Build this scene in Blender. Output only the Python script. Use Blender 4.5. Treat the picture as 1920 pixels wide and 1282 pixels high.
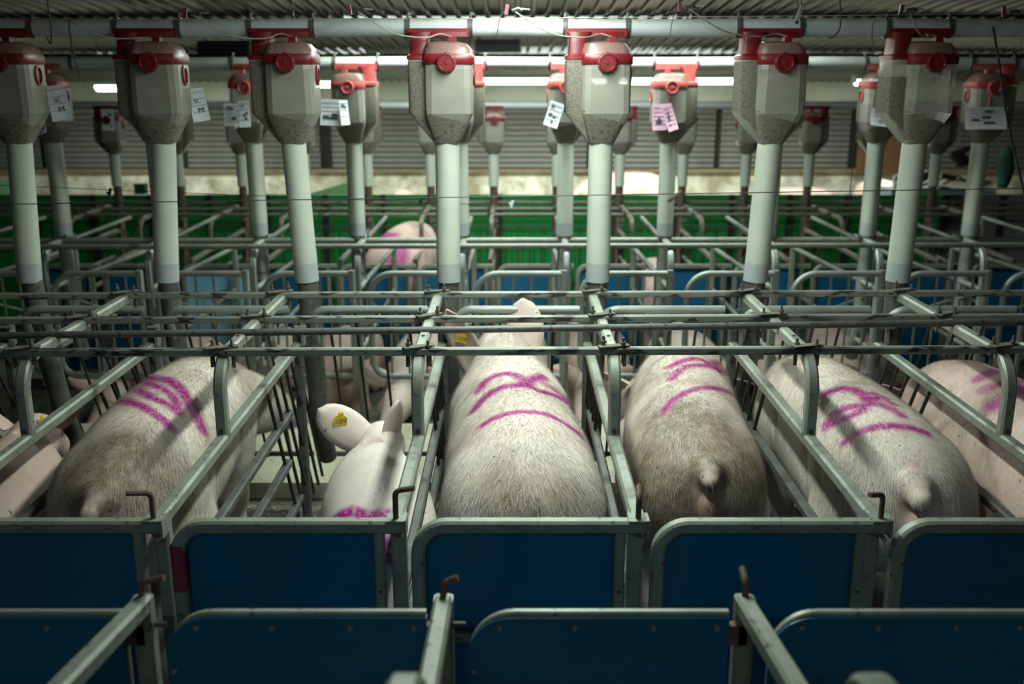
import bpy, bmesh, math, random
import numpy as np
from mathutils import Vector, Matrix, noise as mnoise
from mathutils.bvhtree import BVHTree

random.seed(7); RNG = np.random.default_rng(7)
for o in list(bpy.data.objects): bpy.data.objects.remove(o, do_unlink=True)
SC = bpy.context.scene
COL = SC.collection
PI = math.pi

# ------------------------------------------------------------------ camera
CAMZ, PITCH, FPX = 2.10, math.radians(15.05), 1866.7
cam_d = bpy.data.cameras.new('camera'); cam = bpy.data.objects.new('camera', cam_d); COL.objects.link(cam)
cam.location = (0, 0, CAMZ); cam.rotation_euler = (PI/2 - PITCH, 0, 0)
cam_d.lens = 35; cam_d.sensor_width = 36; cam_d.clip_start = 0.05; cam_d.clip_end = 100
cam_d.dof.use_dof = True; cam_d.dof.focus_distance = 3.2; cam_d.dof.aperture_fstop = 2.4
SC.camera = cam

# ------------------------------------------------------------------ world, view
w = bpy.data.worlds.new('world'); SC.world = w; w.use_nodes = True
w.node_tree.nodes['Background'].inputs[0].default_value = (0.75, 0.95, 1.0, 1)
w.node_tree.nodes['Background'].inputs[1].default_value = 0.02
SC.cycles.adaptive_threshold = .03; SC.cycles.max_bounces = 5; SC.cycles.diffuse_bounces = 3; SC.cycles.glossy_bounces = 2; SC.cycles.transmission_bounces = 2; SC.cycles.transparent_max_bounces = 7
SC.view_settings.view_transform = 'Standard'; SC.view_settings.look = 'None'
SC.view_settings.exposure = 0.0; SC.view_settings.gamma = 1.0; SC.view_settings.use_curve_mapping = False
LAMP_W = 62.0          # the strip light above the crates
LAMP_FAR = 200.0        # the strip lights by the far wall
LAMP_FILL = 30.0  # added fill lamp, out of view behind the camera
LAMP_MID = 92.0       # the strip lights over the feed aisle       
LAMP_COL = (0.87, 1.0, 0.92)

def ray(px, py):
    c, s = math.cos(PITCH), math.sin(PITCH)
    u, v = (px-960)/FPX, (py-641)/FPX
    return Vector((u, c - v*s, -s - v*c))
def at(px, py, Y):
    r = ray(px, py); t = Y/r.y
    return Vector((r.x*t, Y, CAMZ + r.z*t))
def atz(px, py, z):
    r = ray(px, py); t = (z-CAMZ)/r.z
    return Vector((r.x*t, r.y*t, z))

# ------------------------------------------------------------------ materials
M = {}
class NT:
    def __init__(s, name):
        s.m = bpy.data.materials.new(name); s.m.use_nodes = True
        s.t = s.m.node_tree; s.n = s.t.nodes; s.l = s.t.links
        s.b = s.n['Principled BSDF']; M[name] = s.m
    def add(s, kind, **kw):
        n = s.n.new(kind)
        for k, v in kw.items(): setattr(n, k, v)
        return n
    def link(s, a, b): s.l.new(a, b)
    def coord(s, which='Object', scale=(1,1,1)):
        tc = s.add('ShaderNodeTexCoord'); mp = s.add('ShaderNodeMapping'); mp.inputs['Scale'].default_value = scale
        s.link(tc.outputs[which], mp.inputs[0]); return mp.outputs[0]
    def noise(s, vec, scale, detail=4, rough=.6):
        n = s.add('ShaderNodeTexNoise'); n.inputs['Scale'].default_value = scale
        n.inputs['Detail'].default_value = detail; n.inputs['Roughness'].default_value = rough
        s.link(vec, n.inputs['Vector']); return n.outputs[0]
    def ramp(s, f, a, b, lo=(0,0,0,1), hi=(1,1,1,1)):
        r = s.add('ShaderNodeValToRGB'); e = r.color_ramp.elements
        e[0].position = a; e[1].position = b; e[0].color = lo; e[1].color = hi
        s.link(f, r.inputs[0]); return r.outputs[0]
    def mix(s, f, a, b):
        m = s.add('ShaderNodeMix', data_type='RGBA')
        for i, v in ((0, f), (6, a), (7, b)):
            if hasattr(v, 'is_output') or isinstance(v, bpy.types.NodeSocket): s.link(v, m.inputs[i])
            elif i == 0: m.inputs[0].default_value = v
            else: m.inputs[i].default_value = (*v, 1) if len(v) == 3 else v
        return m.outputs[2]
    def math(s, op, a, b=None):
        m = s.add('ShaderNodeMath', operation=op)
        for i, v in ((0, a), (1, b)):
            if v is None: continue
            if isinstance(v, bpy.types.NodeSocket): s.link(v, m.inputs[i])
            else: m.inputs[i].default_value = v
        return m.outputs[0]
    def bump(s, h, strength=.3, dist=.01):
        b = s.add('ShaderNodeBump'); b.inputs['Strength'].default_value = strength; b.inputs['Distance'].default_value = dist
        s.link(h, b.inputs['Height']); s.link(b.outputs[0], s.b.inputs['Normal'])
    def set(s, color=None, rough=None, metal=None, **kw):
        if color is not None:
            if isinstance(color, bpy.types.NodeSocket): s.link(color, s.b.inputs['Base Color'])
            else: s.b.inputs['Base Color'].default_value = (*color, 1)
        if rough is not None: s.b.inputs['Roughness'].default_value = rough
        if metal is not None: s.b.inputs['Metallic'].default_value = metal
        for k, v in kw.items():
            s.b.inputs[k].default_value = v
        return s.m

def speckled(name, c1, c2, c3, rough=.5, metal=0., s1=9, s2=60, th=(.56, .66), th2=(.62, .7), bump=.15):
    """base colour clouded to a second one, with spots of a third one"""
    k = NT(name); v = k.coord('Object', (.3,1,1) if name == 'peeling_bar' else (1,1,1))
    a = k.mix(k.ramp(k.noise(v, s1, 3), .35, .65), c1, c2)
    sp = k.ramp(k.noise(v, s2, 2, .7), *th)
    sp2 = k.ramp(k.noise(v, s1*.6, 3), *th2)
    f = k.math('MAXIMUM', sp, sp2)
    k.set(k.mix(f, a, c3), rough, metal)
    if bump >= .3: k.bump(k.noise(v, s2, 2), bump, .004)
    return k.m
speckled('galvanised', (.235,.26,.215), (.175,.19,.155), (.075,.07,.055), .5, .25, 7, 45, (.60,.72), (.62,.72))
speckled('galvanised_dark', (.095,.098,.088), (.06,.063,.056), (.025,.023,.02), .55, .25, 7, 45, (.58,.7), (.6,.7))
speckled('galvanised_pipe', (.27,.30,.28), (.205,.225,.205), (.09,.085,.065), .45, .3, 6, 40, (.64,.74), (.66,.74))
speckled('peeling_bar', (.19,.205,.17), (.14,.15,.125), (.03,.028,.024), .5, .15, 9, 30, (.56,.62), (.55,.62), .3)
speckled('rod_dark', (.06,.058,.05), (.035,.034,.03), (.015,.014,.012), .6, .2)
speckled('rust', (.15,.075,.05), (.09,.055,.045), (.04,.03,.028), .75, .1, 20, 90)
speckled('rust_pipe', (.10,.065,.045), (.06,.045,.035), (.03,.025,.02), .75, .1, 6, 60)
speckled('crust', (.12,.11,.08), (.085,.075,.052), (.05,.045,.035), .95, 0, 30, 120, bump=.6)
speckled('concrete', (.40,.385,.28), (.30,.285,.20), (.13,.12,.085), .85, 0, 3.5, 40, (.62,.72), (.58,.72), .4)
speckled('concrete_wet', (.10,.095,.075), (.06,.057,.045), (.03,.028,.022), .5, 0, 5, 50, bump=.6)
speckled('dirt_crust', (.12,.11,.085), (.06,.055,.045), (.28,.26,.2), .9, 0, 9, 70, bump=1.)
speckled('pvc', (.45,.49,.415), (.385,.415,.35), (.12,.11,.08), .38, 0, 3, 130, (.72,.76), (.80,.9), .05)
speckled('red_plastic', (.145,.006,.009), (.105,.005,.008), (.05,.015,.014), .38, 0, 14, 90, (.68,.8), (.64,.8), .06)
speckled('red_pale', (.34,.075,.065), (.27,.04,.038), (.20,.06,.05), .4, 0, 14, 90, (.68,.8), (.64,.8), .06)
speckled('black_plastic', (.012,.012,.014), (.02,.02,.022), (.03,.03,.03), .5)
speckled('green_panel', (.016,.285,.055), (.013,.23,.045), (.016,.14,.04), .45, 0, 1.6, 40, (.68,.8), (.6,.75), .05)
speckled('green_pale', (.045,.17,.05), (.03,.13,.04), (.02,.08,.03), .5, 0, 2, 40)
speckled('green_dull', (.008,.075,.022), (.006,.06,.018), (.01,.045,.018), .6, 0, 2, 40)
speckled('dark_brown', (.035,.028,.022), (.022,.019,.016), (.015,.013,.011), .7)
speckled('orange_board', (.19,.085,.032), (.15,.065,.026), (.09,.045,.02), .7, 0, 3, 40)
speckled('shutter', (.26,.245,.225), (.19,.18,.165), (.09,.085,.075), .6, .1, 2, 30, (.66,.8), (.6,.75))
speckled('wood_stick', (.09,.06,.035), (.05,.035,.022), (.03,.02,.015), .8)
speckled('wire', (.055,.05,.04), (.035,.033,.03), (.02,.02,.02), .6, .3)
speckled('cord', (.26,.25,.21), (.18,.17,.14), (.09,.085,.07), .9)
speckled('feed', (.235,.215,.165), (.16,.145,.11), (.07,.062,.047), .95, 0, 150, 330, (.5,.6), (.5,.7), 1.)
speckled('ceiling_sheet', (.115,.118,.115), (.085,.088,.085), (.06,.06,.057), .22, .5, 1.3, 20, (.66,.8), (.6,.8), .05)
speckled('row3_metal', (.21,.185,.145), (.14,.125,.10), (.06,.052,.042), .6, .2)
speckled('red_stain', (.22,.02,.045), (.14,.015,.03), (.06,.03,.03), .7)
speckled('maroon', (.12,.02,.022), (.07,.015,.016), (.03,.02,.02), .5)
speckled('skin_tag', (.78,.55,.03), (.66,.45,.02), (.35,.22,.02), .5)
speckled('paper_white', (.70,.74,.76), (.62,.66,.69), (.52,.55,.58), .7, 0, 20, 60, bump=.02)
speckled('paper_pink', (.70,.42,.55), (.64,.38,.50), (.55,.33,.43), .7, 0, 20, 60, bump=.02)
speckled('ink', (.07,.075,.085), (.11,.115,.125), (.16,.165,.17), .8)
speckled('white_pipe', (.52,.53,.52), (.42,.43,.41), (.20,.19,.16), .45, 0, 3, 60, (.68,.78), (.64,.75), .05)

k = NT('conveyor'); v = k.coord('Object')           # white plastic conveyor pipe, dust settled along its top
g = k.add('ShaderNodeNewGeometry'); sx = k.add('ShaderNodeSeparateXYZ'); k.link(g.outputs['Normal'], sx.inputs[0])
dust = k.math('MULTIPLY', k.ramp(sx.outputs[2], .35, .85), k.ramp(k.noise(v, 30, 5), .3, .6))
c = k.mix(k.ramp(k.noise(v, 4, 5), .3, .7), (.40,.43,.43), (.32,.335,.33))
c = k.mix(k.ramp(k.noise(k.coord('Object', (1,3,3)), 30, 5, .75), .62, .72), c, (.09,.085,.07))
k.set(k.mix(dust, c, (.26,.255,.20)), .45, 0.)

k = NT('blue_panel'); v = k.coord('Object')
c = k.mix(k.ramp(k.noise(v, 2.2, 4), .35, .7), (.002,.100,.205), (.0015,.078,.165))
c = k.mix(k.ramp(k.noise(k.coord('Object', (1,1,4)), 5, 6, .7), .60, .78), c, (.030,.085,.105))
c = k.mix(k.ramp(k.noise(v, 55, 2, .5), .735, .76), c, (.10,.18,.23))
c = k.mix(k.ramp(k.noise(v, 4.1, 3, .5), .70, .76), c, (.008,.018,.05))
k.set(c, .33, 0.)
k = NT('blue_light_panel'); v = k.coord('Object')
c = k.mix(k.ramp(k.noise(v, 3, 4), .35, .7), (.26,.56,.74), (.22,.48,.64))
c = k.mix(k.ramp(k.noise(v, 3.6, 4, .5), .58, .66), c, (.12,.14,.07))
k.set(c, .45, 0.)

k = NT('hopper_plastic'); v = k.coord('Object')      # cloudy translucent plastic
c = k.mix(k.ramp(k.noise(v, 6, 5), .3, .75), (.25,.245,.205), (.185,.18,.15))
k.set(c, .28, 0.); al = k.ramp(k.noise(v, 9, 5), .25, .8, (.74,.74,.74,1), (.90,.90,.90,1))
k.link(al, k.b.inputs['Alpha'])
k = NT('hopper_clear'); v = k.coord('Object')
c = k.mix(k.ramp(k.noise(v, 6, 5), .3, .75), (.42,.41,.35), (.30,.29,.245))
k.set(c, .22, 0.); al = k.ramp(k.noise(v, 9, 5), .25, .8, (.42,.42,.42,1), (.66,.66,.66,1))
k.link(al, k.b.inputs['Alpha'])
k = NT('dome_plastic'); v = k.coord('Object')        # translucent dome over the red ring
c = k.mix(k.ramp(k.noise(v, 8, 5), .3, .75), (.20,.12,.10), (.15,.085,.07))
k.set(c, .35, 0., Alpha=.8)

k = NT('pvc_overlap'); v = k.coord('Object')
c = k.mix(k.ramp(k.noise(v, 14, 5), .35, .7), (.34,.38,.38), (.28,.31,.31)); k.set(c, .42)

k = NT('plaster'); v = k.coord('Object')             # stained limewash
c = k.mix(k.ramp(k.noise(v, 2.2, 6, .65), .42, .60), (.74,.69,.57), (.34,.285,.195))
c = k.mix(k.ramp(k.noise(v, 9, 5, .7), .56, .72), c, (.22,.18,.13)); k.set(c, .9)
k.bump(k.noise(v, 14, 5), .5, .02)
k = NT('white_wall'); v = k.coord('Object')
c = k.mix(k.ramp(k.noise(v, 2.3, 5), .4, .7), (.70,.69,.60), (.58,.56,.46)); k.set(c, .55)
k = NT('grime'); v = k.coord('Object')
c = k.mix(k.ramp(k.noise(v, 7, 5), .35, .7), (.24,.18,.11), (.16,.12,.075)); k.set(c, .9)
k = NT('lamp_tube'); k.set((1,1,1), .5); k.b.inputs['Emission Color'].default_value = (*LAMP_COL, 1); k.b.inputs['Emission Strength'].default_value = 10.0
k = NT('lamp_housing'); k.set((.72,.73,.70), .4)
k = NT('grey_box'); v = k.coord('Object'); k.set(k.mix(k.ramp(k.noise(v, 4, 4), .3, .7), (.24,.25,.26), (.18,.19,.20)), .6)
k = NT('dark_cloth'); v = k.coord('Object'); k.set(k.mix(k.ramp(k.noise(v, 9, 4), .4, .6), (.10,.055,.075), (.035,.025,.03)), .9)
k = NT('green_cloth'); v = k.coord('Object'); k.set(k.mix(k.ramp(k.noise(v, 9, 4), .4, .6), (.004,.06,.035), (.003,.035,.022)), .8)

def skin(name, base, base2, dirtc, dscale=1.0, sss=.0):
    k = NT(name); v = k.coord('Object')
    c = k.mix(k.ramp(k.noise(v, 4.5, 5), .36, .66), base, base2)
    at_ = k.add('ShaderNodeAttribute', attribute_name='dirt'); ap = k.add('ShaderNodeAttribute', attribute_name='paint')
    apk = k.add('ShaderNodeAttribute', attribute_name='pink')
    c = k.mix(k.math('MULTIPLY', apk.outputs['Fac'], .8), c, (.50,.21,.20))
    n1 = k.ramp(k.noise(v, 13, 4, .72), .28, .68)
    f = k.math('MULTIPLY', at_.outputs['Fac'], k.math('ADD', k.math('MULTIPLY', n1, .75), .25))
    gen = k.math('MULTIPLY', k.ramp(k.noise(v, 3.2, 4, .7), .50, .78), .40*dscale)
    f = k.math('MINIMUM', k.math('ADD', f, gen), .93)
    c = k.mix(f, c, dirtc)
    fl = k.ramp(k.noise(v, 62, 1, .3), .75, .765)
    c = k.mix(k.math('MULTIPLY', fl, .85), c, (.02,.016,.012))
    pf = k.math('MULTIPLY', ap.outputs['Fac'], k.ramp(k.noise(v, 70, 3, .7), .22, .5))
    c = k.mix(pf, c, (.33,.008,.19))
    k.set(c, .62, 0.); k.b.inputs['Subsurface Weight'].default_value = sss; k.b.inputs['Subsurface Radius'].default_value = (.012,.005,.003)
    k.b.inputs['Subsurface Scale'].default_value = 1.0
    return k.m
skin('pig_skin', (.66,.56,.475), (.58,.465,.385), (.115,.082,.048))
skin('pig_skin_pink', (.62,.45,.39), (.53,.365,.31), (.15,.095,.06), 1.0)
skin('pig_skin_clean', (.66,.60,.54), (.58,.50,.44), (.35,.24,.15), .35)
k = NT('pig_hair'); a_ = k.add('ShaderNodeAttribute', attribute_name='hcol'); k.set(a_.outputs['Color'], .55, 0.)

# ------------------------------------------------------------------ mesh builder
class MB:
    def __init__(s): s.v = []; s.f = []
    def add(s, vs, fs):
        o = len(s.v); s.v += [tuple(p) for p in vs]; s.f += [tuple(i+o for i in f) for f in fs]; return s
    def box(s, c, d, rot=None, bev=0):
        x, y, z = d[0]/2, d[1]/2, d[2]/2
        P = [Vector(p) for p in ((-x,-y,-z),(x,-y,-z),(x,y,-z),(-x,y,-z),(-x,-y,z),(x,-y,z),(x,y,z),(-x,y,z))]
        if rot is not None: P = [rot @ p for p in P]
        c = Vector(c)
        return s.add([c+p for p in P], [(0,3,2,1),(4,5,6,7),(0,1,5,4),(1,2,6,5),(2,3,7,6),(3,0,4,7)])
    def rings(s, R, caps=True, closed=True):
        n = len(R[0]); vs = [p for r in R for p in r]; fs = []
        for i in range(len(R)-1):
            for j in range(n if closed else n-1):
                a, b = i*n+j, i*n+(j+1) % n
                fs.append((a, b, b+n, a+n))
        if caps: fs += [tuple(range(n-1,-1,-1)), tuple((len(R)-1)*n+j for j in range(n))]
        return s.add(vs, fs)
    def tube(s, path, r, n=10, side=None, square=False, caps=True, cham=.18):
        P = [Vector(p) for p in path]; R = []; fr = None
        if square:
            c = r*cham*2; prof = [(r,-r+c),(r,r-c),(r-c,r),(-r+c,r),(-r,r-c),(-r,-r+c),(-r+c,-r),(r-c,-r)]
        else: prof = [(r*math.cos(2*PI*i/n), r*math.sin(2*PI*i/n)) for i in range(n)]
        for i, p in enumerate(P):
            t = ((P[min(i+1,len(P)-1)]-P[i]).normalized() + (P[i]-P[max(i-1,0)]).normalized()).normalized()
            if side is not None: sd = Vector(side)
            elif fr is None:
                up = Vector((0,0,1)) if abs(t.z) < .9 else Vector((0,1,0)); sd = t.cross(up)
            else: sd = fr - t*fr.dot(t)
            sd = (sd - t*sd.dot(t)).normalized(); fr = sd; u = sd.cross(t).normalized()
            k = r if not hasattr(r, '__len__') else 1
            R.append([p + sd*a + u*b for a, b in prof])
        return s.rings(R, caps)
    def disc(s, c, ax, r0, r1, h, n=18):       # frustum along ax
        c = Vector(c); ax = Vector(ax).normalized(); up = Vector((0,0,1)) if abs(ax.z) < .9 else Vector((0,1,0))
        a = ax.cross(up).normalized(); b = ax.cross(a)
        return s.rings([[c+a*r0*math.cos(2*PI*i/n)+b*r0*math.sin(2*PI*i/n) for i in range(n)],
                        [c+ax*h+a*r1*math.cos(2*PI*i/n)+b*r1*math.sin(2*PI*i/n) for i in range(n)]])
    def mesh(s, name, mat=None, smooth=False):
        me = bpy.data.meshes.new(name); me.from_pydata(s.v, [], s.f); me.update()
        if mat: me.materials.append(M[mat] if isinstance(mat, str) else mat)
        bm = bmesh.new(); bm.from_mesh(me); bmesh.ops.recalc_face_normals(bm, faces=bm.faces); bm.to_mesh(me); bm.free()
        if smooth:
            me.shade_smooth()
            if smooth != 'full': 
                try: me.set_sharp_from_angle(angle=math.radians(40))
                except Exception: pass
        return me
    def build(s, name, mat, parent=None, smooth=True, loc=None):
        return obj(name, s.mesh(name, mat, smooth), parent, loc)
def obj(name, me, parent=None, loc=None, label=None):
    o = bpy.data.objects.new(name, me); COL.objects.link(o)
    if parent: o.parent = parent
    if loc is not None: o.location = loc
    if label: o['label'] = label
    return o
def tag(o, label, cat, group=None):
    o['label'] = label; o['category'] = cat
    if group: o['group'] = group
    return o
def thing(name, label, cat, loc=(0,0,0), group=None):
    o = bpy.data.objects.new(name, None); COL.objects.link(o); o.location = loc; o.empty_display_size = .05
    return tag(o, label, cat, group)
def struct(o): o['kind'] = 'structure'; return o
def clone(src, loc, label, group=None, parent=None):
    c = src.copy(); COL.objects.link(c); c.parent = parent
    if loc is not None: c.location = loc
    if label: c['label'] = label
    if group: c['group'] = group
    for ch in src.children: clone_part(ch, c)
    return c
def clone_part(src, parent):
    c = src.copy(); COL.objects.link(c); c.parent = parent
    for ch in src.children: clone_part(ch, c)
def fillet(pts, rad, n=7):
    P = [Vector(p) for p in pts]; out = [P[0]]
    for i in range(1, len(P)-1):
        a, b, c = P[i-1], P[i], P[i+1]; d0 = (a-b); d1 = (c-b)
        if d0.length < 1e-5 or d1.length < 1e-5: continue
        ang = d0.angle(d1)
        if ang > PI-.01: out.append(b); continue
        r = rad if not hasattr(rad, '__len__') else rad[i-1]
        t = min(r/math.tan(ang/2), d0.length*.49, d1.length*.49)
        r = t*math.tan(ang/2); d0.normalize(); d1.normalize()
        p0, p1 = b+d0*t, b+d1*t; ctr = b+(d0+d1).normalized()*(r/math.sin(ang/2))
        v0, v1 = p0-ctr, p1-ctr; sw = v0.angle(v1)
        for k in range(n+1):
            f = k/n
            out.append(ctr + (v0*math.sin((1-f)*sw) + v1*math.sin(f*sw))/math.sin(sw))
    out.append(P[-1]); return out
ORD = ['leftmost','second from the left','third from the left','fourth from the left','fifth from the left','sixth from the left',
       'seventh from the left','eighth from the left','ninth from the left','tenth from the left','eleventh from the left','twelfth from the left',
       'thirteenth from the left','fourteenth from the left']
def nth(i, n): return 'rightmost' if i == n-1 else ORD[i]
# ------------------------------------------------------------------ the building
FLOOR = .08
def ceil_z(Y): return 2.0 + .085*(15.0-Y)
struct(MB().box((0, .9, FLOOR-.1), (20, 7.3, .2)).build('floor', 'concrete_wet'))
b = MB().box((0, 4.98, -.02), (20, .86, .36)); struct(b.build('floor', 'concrete'))
b = MB().box((0, 4.60, .02), (20, .08, .18)); struct(b.build('trim_1', 'concrete_wet'))
# lip of dried dung and feed along the trough
b = MB(); n = 260
for side in (0, 1):
    pass
R = []
for i in range(n+1):
    x = -3.2 + 6.4*i/n
    h = .02 + .035*(mnoise.noise(Vector((x*6, 1.7, 0)))+.5) + .012*mnoise.noise(Vector((x*31, 5, 0)))
    R.append([Vector((x, 4.30+.03*mnoise.noise(Vector((x*8,9,0))), FLOOR-.01)), Vector((x, 4.34, FLOOR+max(h,.004))), Vector((x, 4.41, FLOOR+max(h*.8,.004))), Vector((x, 4.46, FLOOR-.01))])
o = MB().rings(R, True).build('dung_crust', 'dirt_crust'); o['kind'] = 'stuff'; tag(o, 'crumbly dark crust of dung and feed along the trough edge', 'dirt')
b = MB(); b.add([(-10,5.3,-.03),(10,5.3,-.03),(10,15.4,-.88),(-10,15.4,-.88)], [(0,1,2,3)]); struct(b.build('floor', 'concrete_wet'))

# ceiling of ribbed sheet, falling towards the far wall
b = MB(); prof = []; x = -10.0
while x < 10:
    prof += [(x, 0), (x+.062, 0), (x+.072, -.02), (x+.098, -.02), (x+.108, 0)]; x += .12
for (y0, y1) in ((-3.0, 3.0), (3.0, 9.0), (9.0, 15.3)):
    for i in range(len(prof)-1):
        (xa, da), (xb, db) = prof[i], prof[i+1]
        b.add([(xa,y0,ceil_z(y0)+da),(xb,y0,ceil_z(y0)+db),(xb,y1,ceil_z(y1)+db),(xa,y1,ceil_z(y1)+da)], [(0,1,2,3)])
ceil_o = struct(b.build('ceiling', 'ceiling_sheet', smooth=False))
# purlins under the sheet
for Y in (6.3, 8.6, 11.0):
    b = MB().box((0, Y, ceil_z(Y)-.075), (20, .07, .09)); b.build('purlin', 'dark_brown', ceil_o, False)

# far wall: plaster below, sheeted openings with ribbed shutters, white band above
WY = 15.0
zt = lambda y, Y=WY: at(960, y, Y).z
struct(MB().box((0, WY+.1, (zt(322)-1.0)/2-.0), (20, .2, zt(322)+1.0)).build('wall_back', 'plaster'))
struct(MB().box((0, WY+.16, (zt(322)+zt(198))/2), (20, .1, zt(198)-zt(322))).build('wall_back', 'dark_brown'))
wb = struct(MB().box((0, WY+.05, (zt(193)+2.06)/2), (20, .2, 2.06-zt(193))).build('wall_back', 'white_wall'))
k = int(20/.42)
for i in range(k):                                # tile joints of the white band: each tile proud of its joint
    X = -9.9 + i*.42+.21
    if abs(X) > 8.2: continue
    MB().box((X, WY-.054, (zt(188)+zt(160))/2), (.405, .012, zt(160)-zt(188))).build('tile', 'white_wall', wb, False)
struct(MB().box((0, WY-.07, zt(196)), (20, .06, .05)).build('trim_2', 'grime'))
struct(MB().box((0, WY-.05, zt(319)), (20, .10, .045)).build('trim_3', 'grime'))

for sx_, nm in ((-9.6, 'wall_left'), (9.6, 'wall_right')):
    struct(MB().box((sx_, 6.0, .9), (.2, 18.6, 5.0)).build(nm, 'plaster'))
shut_spans = [(-120, 70), (82, 338), (350, 598), (622, 862), (876, 1100), (1112, 1340), (1352, 1592), (1724, 1990)]
slat_me = {}
for i, (xa, xb) in enumerate(shut_spans):
    A = at(xa, 260, WY).x; B = at(xb, 260, WY).x; wdt = B-A
    t = thing('shutter', f'grey ribbed roller shutter on the far wall, {nth(i, len(shut_spans))} of the shutters', 'shutter', ((A+B)/2, WY+.02, zt(317)), 'roller shutters along the far wall')
    H = zt(203)-zt(317); ns = 11; h = H/ns
    key = round(wdt, 2)
    R = []
    for sx_ in (-wdt/2, wdt/2):
        R.append([Vector((sx_, .03, 0)), Vector((sx_, -.005, .004)), Vector((sx_, -.035, h*.30)), Vector((sx_, -.045, h*.5)), Vector((sx_, -.035, h*.72)), Vector((sx_, -.005, h*.98)), Vector((sx_, .03, h))])
    me = MB().rings(R, True).mesh('slat', 'shutter', True)
    for j in range(ns): obj('slat', me, t, (0, 0, j*h))
    MB().tube([(-wdt/2, -.05, H+.045), (wdt/2, -.05, H+.045)], .05, 12).build('roller_housing', 'white_pipe', t)
# brown board leaning between shutters
a, c = at(1602, 326, 14.9), at(1712, 240, 14.9)
t = thing('board', 'orange brown wooden board standing against the far wall', 'board', ((a.x+c.x)/2, 14.86, a.z))
MB().box((0, 0, (c.z-a.z)/2), (c.x-a.x, .03, c.z-a.z)).build('panel', 'orange_board', t)
for s in (-1, 1): MB().box((s*(c.x-a.x-.05)/2, -.025, (c.z-a.z)/2), (.05, .02, c.z-a.z)).build('batten', 'orange_board', t)

def strip_lamp(name_label, loc, length, axis, watts, tubes=2, sz=.10, dropw=.16):
    t = thing('strip_lamp', name_label, 'lamp', loc, 'fluorescent strip lamps')
    ax = Vector((1,0,0)) if axis == 'x' else Vector((0,1,0)); sd = Vector((0,1,0)) if axis == 'x' else Vector((1,0,0))
    d = [0,0,0]; d[0 if axis == 'x' else 1] = length; d[1 if axis == 'x' else 0] = sz; d[2] = .05
    MB().box((0,0,.045), d).build('housing', 'lamp_housing', t, False)
    for s in ((-.5, .5) if tubes == 2 else (0,)):
        p = sd*s*sz*.6
        MB().tube([p-ax*(length/2-.03), p+ax*(length/2-.03)], .018 if tubes == 2 else sz*.32, 12).build('tube', 'lamp_tube', t)
    for s in (-1, 1):
        c_ = ax*s*(length/2-.012); d2 = [sz, sz, .05]; d2[0 if axis == 'x' else 1] = .024
        MB().box(tuple(c_), d2).build('end_cap', 'lamp_housing', t, False)
        q = ax*s*length*.38
        MB().tube([q+Vector((0,0,.06)), q+Vector((0,0,ceil_z(loc[1]+q.y)-loc[2]))], .004, 6).build('hanger', 'wire', t)
    L = bpy.data.lights.new('strip_light', 'AREA'); L.shape = 'RECTANGLE'; L.size = length if axis == 'x' else sz; L.size_y = sz if axis == 'x' else length
    L.energy = watts; L.color = LAMP_COL
    lo = bpy.data.objects.new('strip_light', L); COL.objects.link(lo); lo.parent = t; lo.location = (0,0,-.03)
    return t
strip_lamp('fluorescent strip lamp hanging above the front row of crates', (.08, 3.3, 2.58), 1.5, 'y', LAMP_W)
strip_lamp('added fill strip lamp hung out of view behind the camera', (-.2, -1.6, ceil_z(-1.6)-.22), 1.5, 'x', LAMP_FILL)
strip_lamp('fluorescent strip lamp hanging above the second row of crates', (.3, 5.9, 2.62), 2.4, 'x', LAMP_MID)
strip_lamp('added strip lamp hidden behind the conveyor pipe, brightening the third row', (.0, 8.9, 2.44), 3.0, 'x', LAMP_MID*.75, 1, .07)  # added lamp, tucked behind the front conveyor to brighten third row and partition
FL = 13.0
for i, (xa, xb, yy) in enumerate([(178, 330, 163), (588, 690, 156), (896, 1140, 150), (1158, 1398, 150), (1600, 1692, 152)]):
    a, c = at(xa, yy, FL), at(xb, yy, FL)
    strip_lamp(f'glowing white strip lamp near the far wall, {nth(i, 5)} of the five', ((a.x+c.x)/2, FL, a.z+.0), c.x-a.x, 'x', LAMP_FAR*(c.x-a.x)/1.6, 1, .16, .14)

# dark boxes hung under the ceiling
for i, (x0, x1, y0, y1, Y) in enumerate([(370, 468, 76, 108, 8.4), (888, 978, 74, 98, 9.4)]):
    a, c = at(x0, y1, Y), at(x1, y0, Y)
    t = thing('air_inlet', ['black louvred air inlet box under the ceiling above the second feeder from left', 'black louvred air inlet box under the ceiling right of the centre feeder'][i], 'vent', ((a.x+c.x)/2, Y, a.z), 'black boxes under the ceiling')
    W, H = c.x-a.x, c.z-a.z
    MB().box((0, .12, H/2), (W, .22, H)).build('casing', 'black_plastic', t, False)
    for j in range(4): MB().box((0, -.005, H*(j+.5)/4), (W*.94, .03, H*.12), Matrix.Rotation(.5, 3, 'X')).build('louvre', 'black_plastic', t, False)
    for s in (-1, 1): MB().tube([(s*W*.4, .12, H), (s*W*.4, .12, ceil_z(Y)-a.z)], .006, 6).build('hanger', 'wire', t)

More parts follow.
